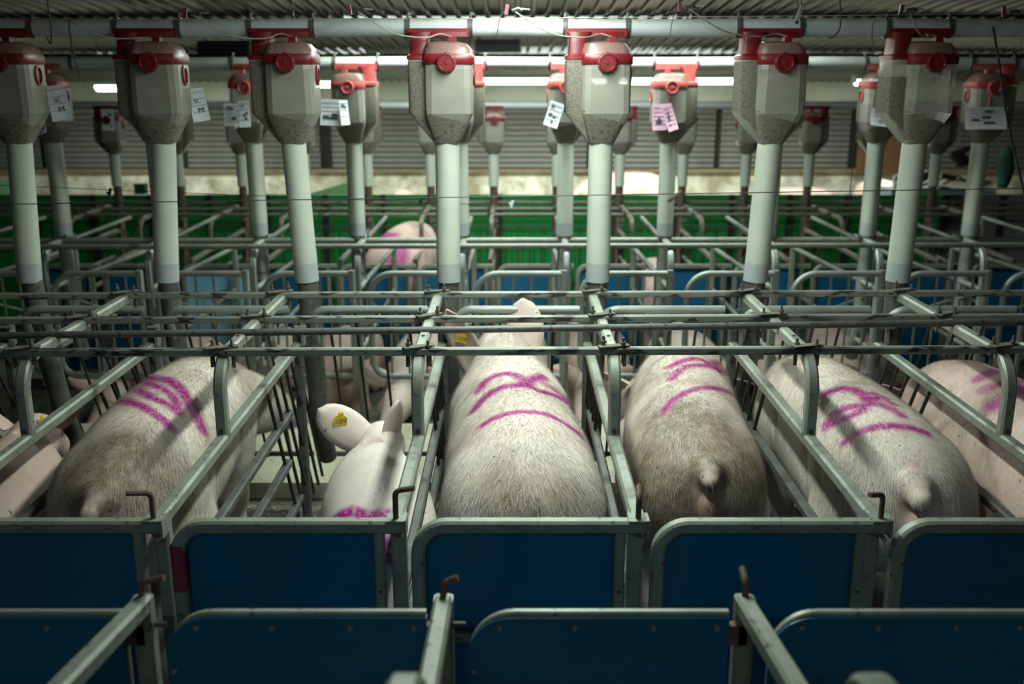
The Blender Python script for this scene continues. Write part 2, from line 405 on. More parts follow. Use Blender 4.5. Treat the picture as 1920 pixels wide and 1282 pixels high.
# ------------------------------------------------------------------ crates
DX = [-2.157+.62*i for i in range(8)]              # divider planes of the front row
def crate_divider(name, label, loc, mt=lambda m: m):
    """front-row type: y runs from the rear gate (0) to the feed trough (1.75)"""
    t = thing(name, label, 'crate divider', loc, 'galvanised dividers between crates')
    sd = (1,0,0)
    MB().tube([(0,.03,FLOOR), (0,.03,.995)], .020, square=True, side=sd).build('rear_post', mt('galvanised'), t)
    MB().tube([(0,.01,.98), (0,1.76,.98)], .019, square=True, side=sd).build('top_rail', mt('galvanised'), t)
    up = fillet([(0,.612,.985), (0,.612,1.236), (0,1.53,1.236)], .11, 9)
    u = MB().tube(up, .019, square=True, side=sd).build('upper_bar', mt('galvanised'), t)
    b = MB()
    b.disc((0,.5915,1.012), (0,-1,0), .008, .008, .004, 8); b.build('bolt_hole', mt('rod_dark'), u)
    MB().disc((0,.85,1.2555), (0,0,1), .006, .006, .003, 8).build('bolt_hole', mt('rod_dark'), u)
    for z, y1 in ((.75, 1.52), (.56, 1.45), (.33, 1.62)):
        MB().tube([(0,.03,z), (0,y1,z)], .016, square=True, side=sd).build('lower_rail', mt('galvanised_dark'), t)
    me = MB().tube([(0,0,0), (0,.42,-.74)], .0075, 7).mesh('rod', mt('rod_dark'), True)
    for j in range(6): obj('rod', me, t, (0, 1.17+.105*j, .965))
    MB().tube([(0,1.745,FLOOR), (0,1.745,1.10)], .019, square=True, side=sd).build('front_post', mt('galvanised_dark'), t)
    br = MB(); br.box((.028,1.73,1.04), (.012,.05,.11)); br.tube([(0,1.70,1.07),(.05,1.70,1.07)], .007, 7); br.tube([(0,1.76,1.02),(.05,1.76,1.02)], .007, 7)
    br.build('bracket', mt('galvanised'), t)
    return t
Y1 = 2.37
names1 = ['at the left edge of the photo', 'left of the large dirty pig at far left', 'between the leftmost standing pig and the sitting pig', 'between the sitting pig and the centre pig',
          'between the centre pig and the brown-rumped pig', 'left of the pig marked with magenta eights at right', 'right of the pig marked with magenta eights at right', 'beyond the right edge pig']
div1 = crate_divider('crate_divider', 'galvanised front-row crate divider '+names1[0], (DX[0], Y1, 0))
for i in range(1, 8): clone(div1, (DX[i], Y1, 0), 'galvanised front-row crate divider '+names1[i])

# rear gates of the front row
def rounded_panel(x0, x1, z0, z1, r, th, y, rr=0.0):
    pts = [(x0, z0)]
    for j in range(9):
        a = PI - j*PI/16; pts.append((x0+r+r*math.cos(a), z1-r+r*math.sin(a)))
    if rr > 0:
        for j in range(9):
            a = PI/2 - j*PI/16; pts.append((x1-rr+rr*math.cos(a), z1-rr+rr*math.sin(a)))
    else: pts.append((x1, z1))
    pts.append((x1, z0))
    return MB().rings([[Vector((x, y, z)) for x, z in pts], [Vector((x, y+th, z)) for x, z in pts]])
HOOK = {0: [(-.05,.0,.075)], 1: [(-.05,-.03,.07)], 2: [(.05,-.01,.075)], 3: [(.005,.05,.055)], 4: [(-.045,-.03,.065)], 5: [(.03,.03,.06)], 6: [(-.03,-.03,.06)]}
def latch(parent, x, y, z, dx, dy, h, mat='rust'):
    p = fillet([(x,y,z-.05), (x,y,z+h), (x+dx,y+dy,z+h+.012)], .018, 5)
    return MB().tube(p, .0075, 8).build('latch_pin', mat, parent)
def rear_gate(label, loc, w_, k, panel='blue_panel', H=.98, simple=False, group='blue rear gates of the front crates'):
    """origin at the floor below the hinge side; w_ = crate pitch"""
    t = thing('rear_gate', label, 'gate', loc, group)
    x0, x1, xr = .055, w_-.045, w_+.022
    top = H-.0; zb = .12
    fr = fillet([(x0,0,zb), (x0,0,top), (xr,0,top)], .075, 9)
    MB().tube(fr, .018, square=True, side=(0,1,0)).build('frame', 'galvanised', t)
    MB().tube([(x1,0,zb), (x1,0,top-.01)], .014, square=True, side=(0,1,0)).build('frame_upright', 'galvanised', t)
    if not simple: MB().tube([(x0,0,.66), (x1,0,.66)], .013, square=True, side=(0,1,0)).build('mid_rail', 'galvanised', t)
    MB().tube([(x0,0,zb), (x1,0,zb)], .014, square=True, side=(0,1,0)).build('bottom_rail', 'galvanised', t)
    p = rounded_panel(x0+.004, x1+.002, zb, top-.004, .07, .008, .019)
    p.build('panel', panel, t, False)
    if not simple:
        br = MB(); br.box((w_, 0, top+.021), (.05,.052,.006)); br.box((w_+.024, 0, top), (.006,.05,.05)); br.tube([(w_+.01,-.022,top-.03),(w_+.01,.024,top-.03)], .006, 7); br.build('latch_bracket', 'galvanised', t)
        dx, dy, h = HOOK[k % 7][0]
        latch(t, w_, -.006, top+.024, dx, dy, h)
        MB().box((w_+.055, .0, .84), (.012,.006,.035)).build('hinge_plate', 'galvanised_pipe', t)
        bo = MB(); bo.disc((x1,-.0145,.80), (0,-1,0), .005, .005, .003, 8); bo.build('rivet', 'rod_dark', t)
    return t
names_g = ['at the left edge of the photo', 'behind the dirty pig with the looped magenta mark at left', 'behind the sitting pig, red-stained at its left edge', 'behind the centre pig',
           'behind the brown-rumped pig', 'behind the pig with two magenta bands at right', 'at the right edge']
gates1 = []
for i in range(7):
    g = rear_gate('blue panelled rear gate '+names_g[i], (DX[i], Y1-.022, 0), .62, i)
    gates1.append(g)
# red paint worn onto one frame
MB().tube([(.055,-.0005,.80),(.055,-.0005,.93)], .0186, square=True, side=(0,1,0)).build('red_stain', 'red_stain', gates1[2])

# sloped front gates of the front row
def front_gate(label, loc):
    t = thing('front_gate', label, 'gate', loc, 'sloped front gates of the front crates')
    p = fillet([(.06,.10,.93), (.06,.0,1.13), (.585,.0,1.13)], .07, 8)
    MB().tube(p, .017, 10).build('top_tube', 'galvanised_pipe', t)
    me = MB().tube([(0,0,0), (0,.35,-.80)], .0065, 7).mesh('rod', 'rod_dark', True)
    for j in range(4): obj('rod', me, t, (.13+.115*j, .005, 1.12))
    MB().tube([(.06,.34,.34), (.585,.34,.34)], .013, 8).build('bottom_tube', 'galvanised_dark', t)
    return t
names_f = ['at the left edge', 'ahead of the dirty standing pig at left', 'ahead of the sitting pig', 'beside the raised head of the centre pig', 'ahead of the brown-rumped pig', 'ahead of the pig with magenta eights at right', 'at the right edge']
for i in range(7): front_gate('tubular front gate with thin dark bars '+names_f[i], (DX[i], 4.14, 0))

# bars laid across the crates with U-bolt clamps
cl = MB()
cl.tube(fillet([(-.035,.0,-.05), (-.035,.0,.012), (.035,.0,.012), (.035,.0,-.05)], .02, 4), .006, 7)
cl.box((0,0,.0165), (.10,.03,.004), Matrix.Rotation(.35, 3, 'Z'))
clamp_me = cl.mesh('clamp', 'crust', True)
bo = MB(); bo.tube([(0,0,-.045),(0,0,.04)], .0045, 7); bo.disc((0,0,.017), (0,0,1), .009, .009, .008, 6)
bolt_me = bo.mesh('clamp_bolt', 'galvanised_dark', True)
lump = MB(); R = []
for i in range(7):
    a = i/6*PI; R.append([Vector((.05*math.sin(a)*math.cos(q)*(.8+.3*math.sin(3*q+i)), .03*math.sin(a)*math.sin(q)*(.8+.3*math.cos(2*q)), -.028*math.cos(a)+.01)) for q in [2*PI*j/10 for j in range(10)]])
lump_me = lump.rings(R).mesh('dirt_lump', 'crust', True)
def crossbar(label, yl, yr, D, half, square, mat, xs, name='crossbar', clamps=True, Ycen=None, x_ext=(-60, 1990)):
    A = atz(x_ext[0], yl, CAMZ-D); B = atz(x_ext[1], yr, CAMZ-D); c = (A+B)/2
    A = A + (A-B).normalized()*.6; B = B + (B-A).normalized()*.6
    t = thing(name, label, 'bar', c, 'bars laid across the crates')
    MB().tube([A-c, B-c], half, 12, square=square, side=(0,0,1)).build('bar', mat, t)
    if clamps:
        for j, X in enumerate(xs):
            f = (X-A.x)/(B.x-A.x); p = A.lerp(B, f)-c
            k_ = obj('clamp', clamp_me, t, p+Vector((random.uniform(-.006,.006),0,.0))); k_.rotation_euler.z = random.uniform(-.25,.25)
            for s in (-.032, .03):
                q = obj('clamp_bolt', bolt_me, k_, (s, random.uniform(-.006,.006), random.uniform(-.004,.012)))
            if random.random() < .6: l = obj('dirt_lump', lump_me, k_, (random.uniform(-.01,.02), 0, -.004)); l.rotation_euler.z = random.uniform(-.4,.4); l.scale = (random.uniform(.5,.8), .6, random.uniform(.35,.6))
    return t
crossbar('square peeling crossbar nearest the camera lying over the front crates', 661, 655, .848, .0125, True, 'peeling_bar', DX)
crossbar('square peeling crossbar second from the camera over the front crates', 601, 594, .848, .0125, True, 'peeling_bar', DX)
crossbar('square crossbar farthest back over the front crates beside the feed tubes', 555, 549, .848, .0125, True, 'peeling_bar', DX)
crossbar('round steel pipe resting on the crates between two square crossbars', 630, 603, .842, .0125, False, 'galvanised_dark', DX, 'cross_pipe', False)

# crates of the row the camera stands over
FX = [-1.381+.62*i for i in range(5)]
Yf = 1.84
for i, X in enumerate(FX):
    nm = ['at the left edge', 'at bottom left', 'at the bottom below the sitting pig', 'at the bottom below the brown-rumped pig', 'beyond the right edge'][i]
    t = thing('near_crate_divider', 'pale galvanised nearest-row crate divider with hooked post '+nm, 'crate divider', (X, Yf, 0), 'dividers of the nearest crates')
    MB().tube([(0,0,FLOOR), (0,0,1.06)], .020, square=True, side=(1,0,0)).build('rear_post', 'galvanised', t)
    MB().tube([(0,.005,1.045), (0,-.62,1.135)], .019, square=True, side=(1,0,0)).build('top_rail', 'galvanised', t)
    up = fillet([(0,-.645,1.12), (0,-.645,1.32), (0,-1.5,1.32)], .08, 8)
    MB().tube(up, .024, square=True, side=(1,0,0)).build('upper_bar', 'galvanised', t)
    MB().tube([(0,-.02,.72), (0,-1.5,.72)], .016, square=True, side=(1,0,0)).build('lower_rail', 'galvanised_dark', t)
    latch(t, 0, .0, 1.065, (-.0,.05,.03,.0,.0)[i], (.03,.0,.0,.04,.02)[i], .03, 'rust')
    MB().tube([(.02,.0,1.0),(.045,0,1.0)], .006, 7).build('bolt', 'rod_dark', t)
for i in range(4):
    X = FX[i]
    nm = ['at the bottom left corner', 'at the bottom left, below the sitting pig', 'at the bottom centre', 'at the bottom right'][i]
    t = thing('near_rear_gate', 'dark blue nearest-row gate with screw heads '+nm, 'gate', (X, Yf-.01, 0), 'blue gates of the nearest crates')
    w_ = .62; x0, x1 = .05, w_-.035; top = 1.035
    MB().tube(fillet([(x0+.012,0,.12), (x0+.012,0,top-.005), (x1,0,top-.005)], .085, 9), .009, square=True, side=(0,1,0)).build('frame', 'galvanised', t)
    MB().tube([(x1-.012,0,.12), (x1-.012,0,top-.01)], .013, square=True, side=(0,1,0)).build('frame_upright', 'galvanised', t)
    p = rounded_panel(x0, x1, .12, top-.006, .09, .006, -.0155).build('panel', 'blue_panel', t, False)
    sc = MB().disc((0,0,0), (0,-1,0), .006, .004, .004, 10).mesh('screw', 'galvanised_pipe', True)
    for (sx_, sz_) in ((.115, top-.03), (.27, top-.03), (.43, top-.03), (.56, top-.03), (.062, top-.13), (.062, .70)): obj('screw', sc, p, (sx_, -.0155, sz_))
    br = MB().box((w_-.02, 0, .985), (.05,.02,.045)); br.build('latch_plate', 'rust', t)
# ------------------------------------------------------------------ feeders
def rrect(cx, cy, hx, hy, r, z, n=2):
    out = []
    for q, (sx_, sy_) in enumerate(((1,1),(-1,1),(-1,-1),(1,-1))):
        for j in range(n+1):
            a = q*PI/2 + j*PI/2/n
            out.append(Vector((cx+sx_*(hx-r)+r*math.cos(a), cy+sy_*(hy-r)+r*math.sin(a), z)))
    return out
def lofted(secs, caps=True):
    return MB().rings([rrect(*s) for s in secs], caps)
# (cx, cy, hx, hy, r, z) with the origin at the top of the drop tube
main_secs = [(0,0,.049,.049,.03,0), (.0,0,.055,.055,.03,.01), (.012,0,.098,.10,.03,.125), (.012,0,.099,.102,.035,.30), (.012,0,.098,.10,.035,.335)]
dome_secs = [(.012,0,.099,.101,.035,.335), (.010,0,.096,.098,.04,.375), (.004,0,.082,.086,.04,.40), (0,0,.05,.06,.04,.408)]
col_secs = [(-.035,.01,.02,.035,.012,.004), (-.112,.012,.040,.078,.015,.125), (-.112,.012,.040,.078,.015,.345)]
feed_col = lambda top: [(-.035,.01,.0205,.0355,.012,.006), (-.112,.012,.0406,.0786,.015,.126), (-.112,.012,.0406,.0786,.015,top)]
def hop(z):
    S = main_secs
    for a, b in zip(S[:-1], S[1:]):
        if a[5] <= z <= b[5]:
            f = (z-a[5])/(b[5]-a[5]); return [a[i]+(b[i]-a[i])*f for i in range(5)]
    return list(S[-1][:5])
def feed_main(hl, hr):
    """feed heap pressed against the translucent wall, its top sloping"""
    R = []; e = .0006; n = 8
    for i in range(n+1):
        f = i/n; ring = []
        base = rrect(0,0,.05,.05,.03,0)
        for q in range(len(base)):
            x = (base[q].x+.05)/.10; top = hl*(1-x)+hr*x + .006*mnoise.noise(Vector((base[q].x*90, base[q].y*90, 3)))
            z = .002 + (top-.002)*f; cx, cy, hx, hy, r = hop(z); ring.append(rrect(cx, cy, hx+e, hy+e, r, z)[q])
        R.append(ring)
    c = sum(R[-1], Vector())/len(R[-1]); R.append([p.lerp(c, .5)+Vector((0,0,.006)) for p in R[-1]])
    return MB().rings(R)
def knob():
    b = MB(); n = 40; r = [.039+.0018*math.cos(12*2*PI*i/n) for i in range(n)]
    R = []
    for y, k_ in ((-.100,.94), (-.104,1.), (-.122,1.), (-.126,.94), (-.127,.80), (-.1235,.74), (-.1235,.2), (-.126,.16)):
        R.append([Vector((.008+r[i]*k_*math.cos(2*PI*i/n), y, .325+r[i]*k_*math.sin(2*PI*i/n))) for i in range(n)])
    return b.rings(R)
ME = {}
ME['hopper'] = lofted(main_secs, False).mesh('hopper', 'hopper_plastic', False)
ME['column'] = lofted(col_secs, False).mesh('measuring_column', 'hopper_plastic', True)
ME['hopper_clear'] = lofted(main_secs, False).mesh('hopper', 'hopper_clear', False)
ME['column_clear'] = lofted(col_secs, False).mesh('measuring_column', 'hopper_clear', True)
ME['dome'] = lofted(dome_secs, True).mesh('dome', 'dome_plastic', True)
b = lofted([(.012,0,.1015,.1035,.036,.318), (.012,0,.104,.106,.036,.322), (.012,0,.104,.106,.036,.348), (.012,0,.1005,.1025,.036,.36)], False)
b.box((.03,-.05,.415), (.03,.035,.022))
ME['lid_ring'] = b.mesh('lid_ring', 'red_plastic', True)
b = lofted([(-.112,.012,.044,.083,.014,.338), (-.112,.012,.044,.083,.014,.352), (-.108,.012,.036,.06,.014,.36), (-.105,.012,.036,.055,.014,.42), (-.10,.012,.05,.05,.014,.445)])
b.rings([rrect(-.03,.03,.125,.045,.012,.428), rrect(-.03,.03,.125,.045,.012,.446)])
b.box((-.03,-.010,.443), (.25,.008,.034)); b.box((-.03,.072,.443), (.25,.008,.034))
ME['mount'] = b.mesh('mount_bracket', 'red_plastic', True)
ME['knob'] = knob().mesh('cap_knob', 'red_plastic', True)
b = MB(); n = 22; R = []
for x, k_ in ((.108,1.0), (.117,1.0), (.119,.9), (.119,.78), (.112,.74)): R.append([Vector((x, .0+.030*k_*math.cos(2*PI*i/n), .275+.040*k_*math.sin(2*PI*i/n))) for i in range(n)])
ME['port'] = b.rings(R).mesh('side_port', 'red_plastic', True)
ME['feed_main'] = feed_main(.14,.075).mesh('feed', 'feed', True)
ME['feed_col'] = lofted(feed_col(.33)).mesh('column_feed', 'feed', True)
ME['feed_col_low'] = lofted(feed_col(.27)).mesh('column_feed', 'feed', True)
ME['slider'] = MB().box((.02,-.106,.245), (.012,.008,.05)).mesh('slider', 'red_plastic')
for key in ('lid_ring', 'mount', 'knob', 'port', 'slider'):
    m2 = ME[key].copy(); m2.materials.clear(); m2.materials.append(M['red_pale']); ME[key+'_pale'] = m2

def feeder(label, X, Y, z, tube_len, tube_end, pipe_end, mirror=False, pale=False, clear=False, group='', steel='galvanised_dark', colfeed='feed_col', slider=False, pipes=True):
    t = thing('feeder', label, 'feeder', (X, Y, z), group)
    sgn = -1 if mirror else 1; sfx = '_pale' if pale else ''
    def put(key, name, par=t, tint=True):
        o = obj(name, ME[key], par); 
        if mirror and par is t: o.scale.x = -1
        return o
    h = put('hopper_clear' if clear else 'hopper', 'hopper'); put('column_clear' if clear else 'column', 'measuring_column'); put('dome', 'dome')
    put('lid_ring'+sfx, 'lid_ring'); put('mount'+sfx, 'mount_bracket'); put('knob'+sfx, 'cap_knob'); put('port'+sfx, 'side_port')
    put('feed_main', 'feed'); put(colfeed, 'column_feed')
    if slider: put('slider'+sfx, 'slider')
    if not pipes: return t
    # drop tube with the translucent overlap band, steel pipe below
    ex, ez = tube_end
    MB().tube([(0,0,.004), (ex*.86,0,-(tube_len*.86))], .051, 20).build('drop_tube', 'pvc', t)
    MB().tube([(ex*.86,0,-(tube_len*.86)), (ex,0,-tube_len)], .0512, 20).build('tube_overlap', 'pvc_overlap', t)
    px, pz = pipe_end
    p = fillet([(ex*.9,0,-tube_len*.9), (ex*1.05+px*.35,0,-tube_len-.30), (ex+px*.9,0,-tube_len-pz*.8), (ex+px,.10,-tube_len-pz)], .3, 4)
    MB().tube(p, .044, 16).build('steel_pipe', steel, t)
    c0 = p[3]
    MB().tube([Vector((ex+px*.28,0,-tube_len-.235)), Vector((ex+px*.28,0,-tube_len-.222))], .050, 16).build('pipe_clamp', 'crust', t)
    return t
FYR = 4.24
feeders1 = [(-2.062,-.03,.10), (-1.46,-.037,.06), (-.914,.025,.03), (-.27,-.005,0), (.372,-.001,-.01), (1.08,-.025,-.02), (1.686,-.013,-.02)]
fl = ['at the left edge', 'second from the left, over the dirty pig', 'third from the left, its tube slanting right', 'in the centre', 'fifth from the left', 'sixth from the left, its tube slanting left', 'at the right, half empty and clear']
for i, (X, ex, px) in enumerate(feeders1):
    feeder('front-row feed hopper with dark red lid, '+fl[i], X, FYR, 1.82, .586, (ex, 0), (px, .85),
           clear=(i in (6,)), group='feed hoppers of the front row', colfeed='feed_col_low' if i == 6 else 'feed_col')
# conveyor pipe over the front feeders
def conveyor(label, Y, z, r, mat, x0=-4.5, x1=4.5, sag=.0):
    t = thing('conveyor_pipe', label, 'pipe', (0, Y, z), 'overhead feed conveyor pipes')
    n = 24; MB().tube([(x0+(x1-x0)*i/n, 0, sag*math.sin(i*1.3)) for i in range(n+1)], r, 18).build('pipe', mat, t)
    return t
cv = conveyor('white dusty feed conveyor pipe running over the front feeders', FYR+.03, 2.283, .037, 'conveyor', sag=.002)
rg = MB().tube([(-.010,0,0),(.010,0,0)], .041, 18); rg.tube(fillet([(0,0,.04),(0,.004,.062),(.012,.008,.05)], .006, 3), .006, 7)
ring_me = rg.mesh('pipe_clip', 'galvanised_dark', True)
for (X, ex, px) in feeders1:
    for s in (-.155, .10): obj('pipe_clip', ring_me, cv, (X+s, 0, 0))
# second row
F2Y = 6.12; Z2 = 1.70
X2 = [-2.79+.62*i for i in range(10)]
X2 = [-2.77,-2.16,-1.56,-.955,-.315,.325,.945,1.585,2.20,2.83]
l2 = ['leftmost', 'second from the left, behind the white tube', 'third from left with two white cards', 'fourth from the left with a card at its side', 'behind the centre front hopper', 'right of the centre with one white card', 'with two pink cards', 'hidden behind a front drop tube at right', 'with a card lying across its clear bowl', 'at the right edge with a broad card']
for i, X in enumerate(X2):
    feeder('second-row hopper with pale red lid '+l2[i], X, F2Y, Z2, .56, (0,0), (0,.80), mirror=(i not in (0,)), pale=True, clear=(i in (2,8,9)), group='feed hoppers of the second row', steel='galvanised_pipe', slider=(i in (5,6,8,9)))
cv2 = conveyor('pale feed conveyor pipe over the second row of feeders', F2Y+.03, Z2+.463, .037, 'conveyor', -6, 6, .003)
for X in X2:
    for s in (-.10, .155): obj('pipe_clip', ring_me, cv2, (X+s, 0, 0))
# third row
RX3 = .117; F3Y = 9.9; Z3 = 1.345
X3 = [DX[0]+RX3+.62*i for i in range(-3, 11)]
ME_short = {}
for i, X in enumerate(X3):
    t = feeder('distant third-row feed hopper with dark red lid, %s in its row' % nth(i, len(X3)), X, F3Y, Z3, .3, (0,0), (0,.8), mirror=(i % 3 != 0), group='feed hoppers of the third row', pipes=False)
    MB().tube([(0,0,.004),(0,0,-.31)], .05, 14).build('drop_tube', 'pvc', t)
    MB().tube([(0,0,-.28),(0,0,-1.35)], .040, 12).build('steel_pipe', 'rust_pipe', t)
cv3 = conveyor('grimy feed conveyor pipe over the third row of feeders', F3Y+.03, Z3+.463, .037, 'conveyor', -8, 8)

# cards tied to the hoppers
def card(label, c, w_, h_, rz=0, ry=0, rx=0, mat='paper_white', curl=.0, lines=5, text=None, blocks=True):
    t = thing('record_card', label, 'card', c, 'paper record cards on the feeders')
    t.rotation_euler = (rx, ry, rz)
    n = 8; R = []
    for i in range(n+1):
        f = i/n; y = -curl*f*f
        R.append([Vector((-w_/2, y, -f*h_)), Vector((w_/2, y, -f*h_)), Vector((w_/2, y+.0015, -f*h_)), Vector((-w_/2, y+.0015, -f*h_))])
    MB().rings(R).build('sheet', mat, t)
    rs = random.Random(len(label)*7+int(c[0]*100))
    b = MB()
    yv = lambda z: -curl*(z/h_)**2 - .0012
    for j in range(lines):
        z = -h_*(.12+.8*j/lines)
        b.box((0, yv(z), z), (w_*.84, .0008, h_*.012))
    if blocks:
        for j in range(4):
            z = -h_*rs.uniform(.15,.85); x = w_*rs.uniform(-.28,.28)
            b.box((x, yv(z), z), (w_*rs.uniform(.14,.3), .0008, h_*rs.uniform(.06,.16)))
    pl = b.build('printed_lines', 'ink', t, False); pl['kind'] = 'stuff'
    if text:
        for s_, (tx, tz, sz) in text:
            cu = bpy.data.curves.new('writing', 'FONT'); cu.body = s_; cu.size = sz; cu.extrude = .0002
            to = bpy.data.objects.new('writing', cu); COL.objects.link(to); bpy.context.view_layer.update()
            me = bpy.data.meshes.new_from_object(to.evaluated_get(bpy.context.evaluated_depsgraph_get())); bpy.data.objects.remove(to)
            me.materials.clear(); me.materials.append(M['ink'])
            q = obj('handwriting', me, t, (tx, yv(tz)-.001, tz)); q.rotation_euler = (PI/2, 0, 0)
    return t
card('white record card with handwriting behind the leftmost front hopper', at(101,160,4.33), .078, .145, .35, -.14, 0, 'paper_white', .03, 4, [('SC', (-.015,-.07,.028)), ('M', (-.005,-.11,.034))], False)
card('small corner of a white card below the leftmost hopper', at(76,232,4.40), .05, .045, -.4, -.3, 0, 'paper_white', .01, 2)
card('white record card with handwriting behind the second front hopper', at(365,166,4.33), .07, .135, .35, -.14, 0, 'paper_white', .03, 4, [('SC', (-.015,-.06,.026)), ('M', (-.005,-.10,.032))], False)
fy = F2Y-.14
card('wide white card on the third second-row hopper', at(437,194,fy), .115, .13, 0, .0, 0, 'paper_white', .01, 5)
card('narrow white card overlapping the wide card at left', at(456,189,fy-.012), .065, .15, 0, -.05, 0, 'paper_white', .02, 4)
card('wide white card beside the fourth second-row hopper', at(622,186,fy), .13, .15, 0, .05, 0, 'paper_white', .015, 5)
card('narrow white card with fold beside the fourth second-row hopper', at(643,188,fy-.012), .05, .14, .3, -.06, 0, 'paper_white', .02, 3)
card('slanted white card on the hopper right of the centre', at(1046,192,fy), .085, .145, 0, .32, 0, 'paper_white', .012, 4)
card('left pink record card on the second-row hopper', at(1237,195,fy), .085, .15, 0, -.03, 0, 'paper_pink', .01, 5)
card('right pink record card tilted on the second-row hopper', at(1249,196,fy-.015), .06, .155, 0, -.32, 0, 'paper_pink', .015, 5)
card('grey card lying folded over the hopper at right', at(1658,204,fy), .14, .10, 0, .12, 0, 'paper_white', .03, 4)
card('broad white card across the rightmost second-row hopper', at(1851,201,fy), .24, .125, 0, .0, 0, 'paper_white', .02, 5)
card('dim card on the third-row hopper at left', (X3[0]+.02, F3Y-.108, at(238,204,F3Y).z), .12, .20, 0, .0, 0, 'paper_white', .02, 4)

# ------------------------------------------------------------------ second row of crates (heads towards us)
ZO2 = -.14; Y2F = 5.72; Y2R = 7.70
X2D = [DX[0]+.62*i for i in range(-2, 10)]
def second_divider(label, loc):
    t = thing('crate_divider', label, 'crate divider', loc, 'tube dividers of the second row')
    sd = (1,0,0)
    MB().tube(fillet([(0,.10,.05), (0,.10,1.245), (0,.55,1.245)], .13, 9), .019, square=True, side=sd).build('front_post', 'galvanised_pipe', t)
    MB().tube([(0,.5,1.235), (0,1.5,1.235)], .016, 8).build('upper_bar', 'galvanised', t)
    MB().tube([(.0,.10,1.0), (0,1.93,.94)], .018, 10).build('top_rail', 'galvanised', t)
    MB().tube([(.0,.10,.62), (0,1.93,.62)], .016, 8).build('lower_rail', 'galvanised', t)
    MB().tube([(.0,.12,.98), (0,1.0,.66)], .011, 8).build('brace', 'galvanised_pipe', t)
    MB().tube([(0,1.93,.05), (0,1.93,1.0)], .02, square=True, side=sd).build('rear_post', 'galvanised', t)
    me = MB().tube([(0,0,0), (0,0,-.48)], .007, 6).mesh('rod', 'galvanised_dark', True)
    for j in range(4): obj('rod', me, t, (0, .25+.12*j, 1.0))
    MB().box((.03,.09,.86), (.02,.012,.07)).build('hinge_plate', 'galvanised_pipe', t)
    return t
d2 = second_divider('tubular second-row crate divider with bent front post, leftmost', (X2D[0]+.0, Y2F, ZO2))
for i in range(1, len(X2D)): clone(d2, (X2D[i], Y2F, ZO2), 'tubular second-row crate divider with bent front post, '+nth(i, len(X2D)))
def hoop_gate(label, loc):
    t = thing('hoop_gate', label, 'gate', loc, 'hoop-framed front gates of the second row')
    p = fillet([(.60,0,1.115), (.085,0,1.115), (.085,0,.49), (.60,0,.49)], [.13,.10], 8)
    MB().tube(p, .0185, 12).build('hoop_frame', 'galvanised_pipe', t)
    MB().tube([(.60,0,.44), (.60,0,1.135)], .018, square=True, side=(1,0,0)).build('end_upright', 'galvanised_pipe', t)
    me = MB().tube([(0,0,.49), (0,0,1.115)], .0075, 7).mesh('rod', 'galvanised', True)
    for j in range(4): obj('rod', me, t, (.20+.105*j, 0, 0))
    MB().box((.615,.03,.60), (.035,.10,.03)).build('latch_lug', 'galvanised_pipe', t, False)
    MB().box((.045,.03,.80), (.07,.05,.03)).build('hinge_lug', 'galvanised_pipe', t, False)
    return t
h0 = hoop_gate('hoop-framed second-row front gate, leftmost', (X2D[0], Y2F, ZO2))
for i in range(1, len(X2D)-1): clone(h0, (X2D[i], Y2F, ZO2), 'hoop-framed second-row front gate, '+nth(i, len(X2D)-1))
crossbar('upper long pipe lying over the second row of crates', 452, 449, .99, .019, False, 'galvanised', X2D, 'cross_pipe', True)
crossbar('lower long pipe lying over the second row of crates', 463, 459, .985, .016, False, 'galvanised', X2D, 'cross_pipe', False)
# water pipe low in front of the second row
a = at(-60, 812, 5.5); c = at(1990, 806, 5.5)
t = thing('water_pipe', 'dark water pipe running low in front of the second row', 'pipe', (0, 5.5, a.z))
MB().tube([(a.x-1,0,0),(c.x+1,0,0)], .017, 10).build('pipe', 'galvanised_dark', t)
for i in range(14): MB().box((-4.3+.62*i,0,-.02), (.03,.05,.06)).build('pipe_bracket', 'rod_dark', t, False)

# blue gates between second and third row
gx = [(-104-.0)/1000 + .62*i for i in range(-6, 7)]
for i, X in enumerate(gx):
    lt = (i == 2)
    t = rear_gate(('pale sky-blue gate with a mud splash behind the second row' if lt else 'blue panelled gate behind the second row, %s' % nth(i, len(gx))), (X-.055, Y2R, -.33), .62, 1, 'blue_light_panel' if lt else 'blue_panel', .975, True, 'blue gates behind the second row')

# ------------------------------------------------------------------ third row of crates (heads away)
ZO3 = -.375; Y3 = 8.12
div3 = crate_divider('crate_divider', 'x', (0,0,0), lambda m: {'galvanised':'row3_metal','galvanised_dark':'row3_metal'}.get(m, m))
for i, X in enumerate(X3):
    if i == 0:
        div3.location = (X, Y3, ZO3); div3['label'] = 'distant third-row crate divider with bent upper bar, leftmost'; continue
    clone(div3, (X, Y3, ZO3), 'distant third-row crate divider with bent upper bar, '+nth(i, len(X3)))
for lab, yy, D in (('nearest pipe lying across the third row of crates', 403, 1.235), ('middle pipe lying across the third row of crates', 392, 1.235), ('farthest pipe lying across the third row of crates', 380, 1.24)):
    crossbar(lab, yy, yy-1, D, .016, False, 'row3_metal', X3, 'cross_pipe', True)
# dark front grilles of the third row
gt = MB().tube([(.03,0,1.0),(.59,0,1.0)], .008, 8); me_gt = gt.mesh('top_tube', 'rod_dark', True)
me_gr = MB().tube([(0,0,.15),(0,0,1.0)], .007, 6).mesh('rod', 'rod_dark', True)
for i in range(len(X3)-1):
    t = thing('front_grille', 'dark barred front grille of the third row, '+nth(i, len(X3)-1), 'gate', (X3[i], Y3+1.8, ZO3), 'front grilles of the third row')
    obj('top_tube', me_gt, t)
    for j in range(4): obj('rod', me_gr, t, (.12+.12*j, 0, 0))

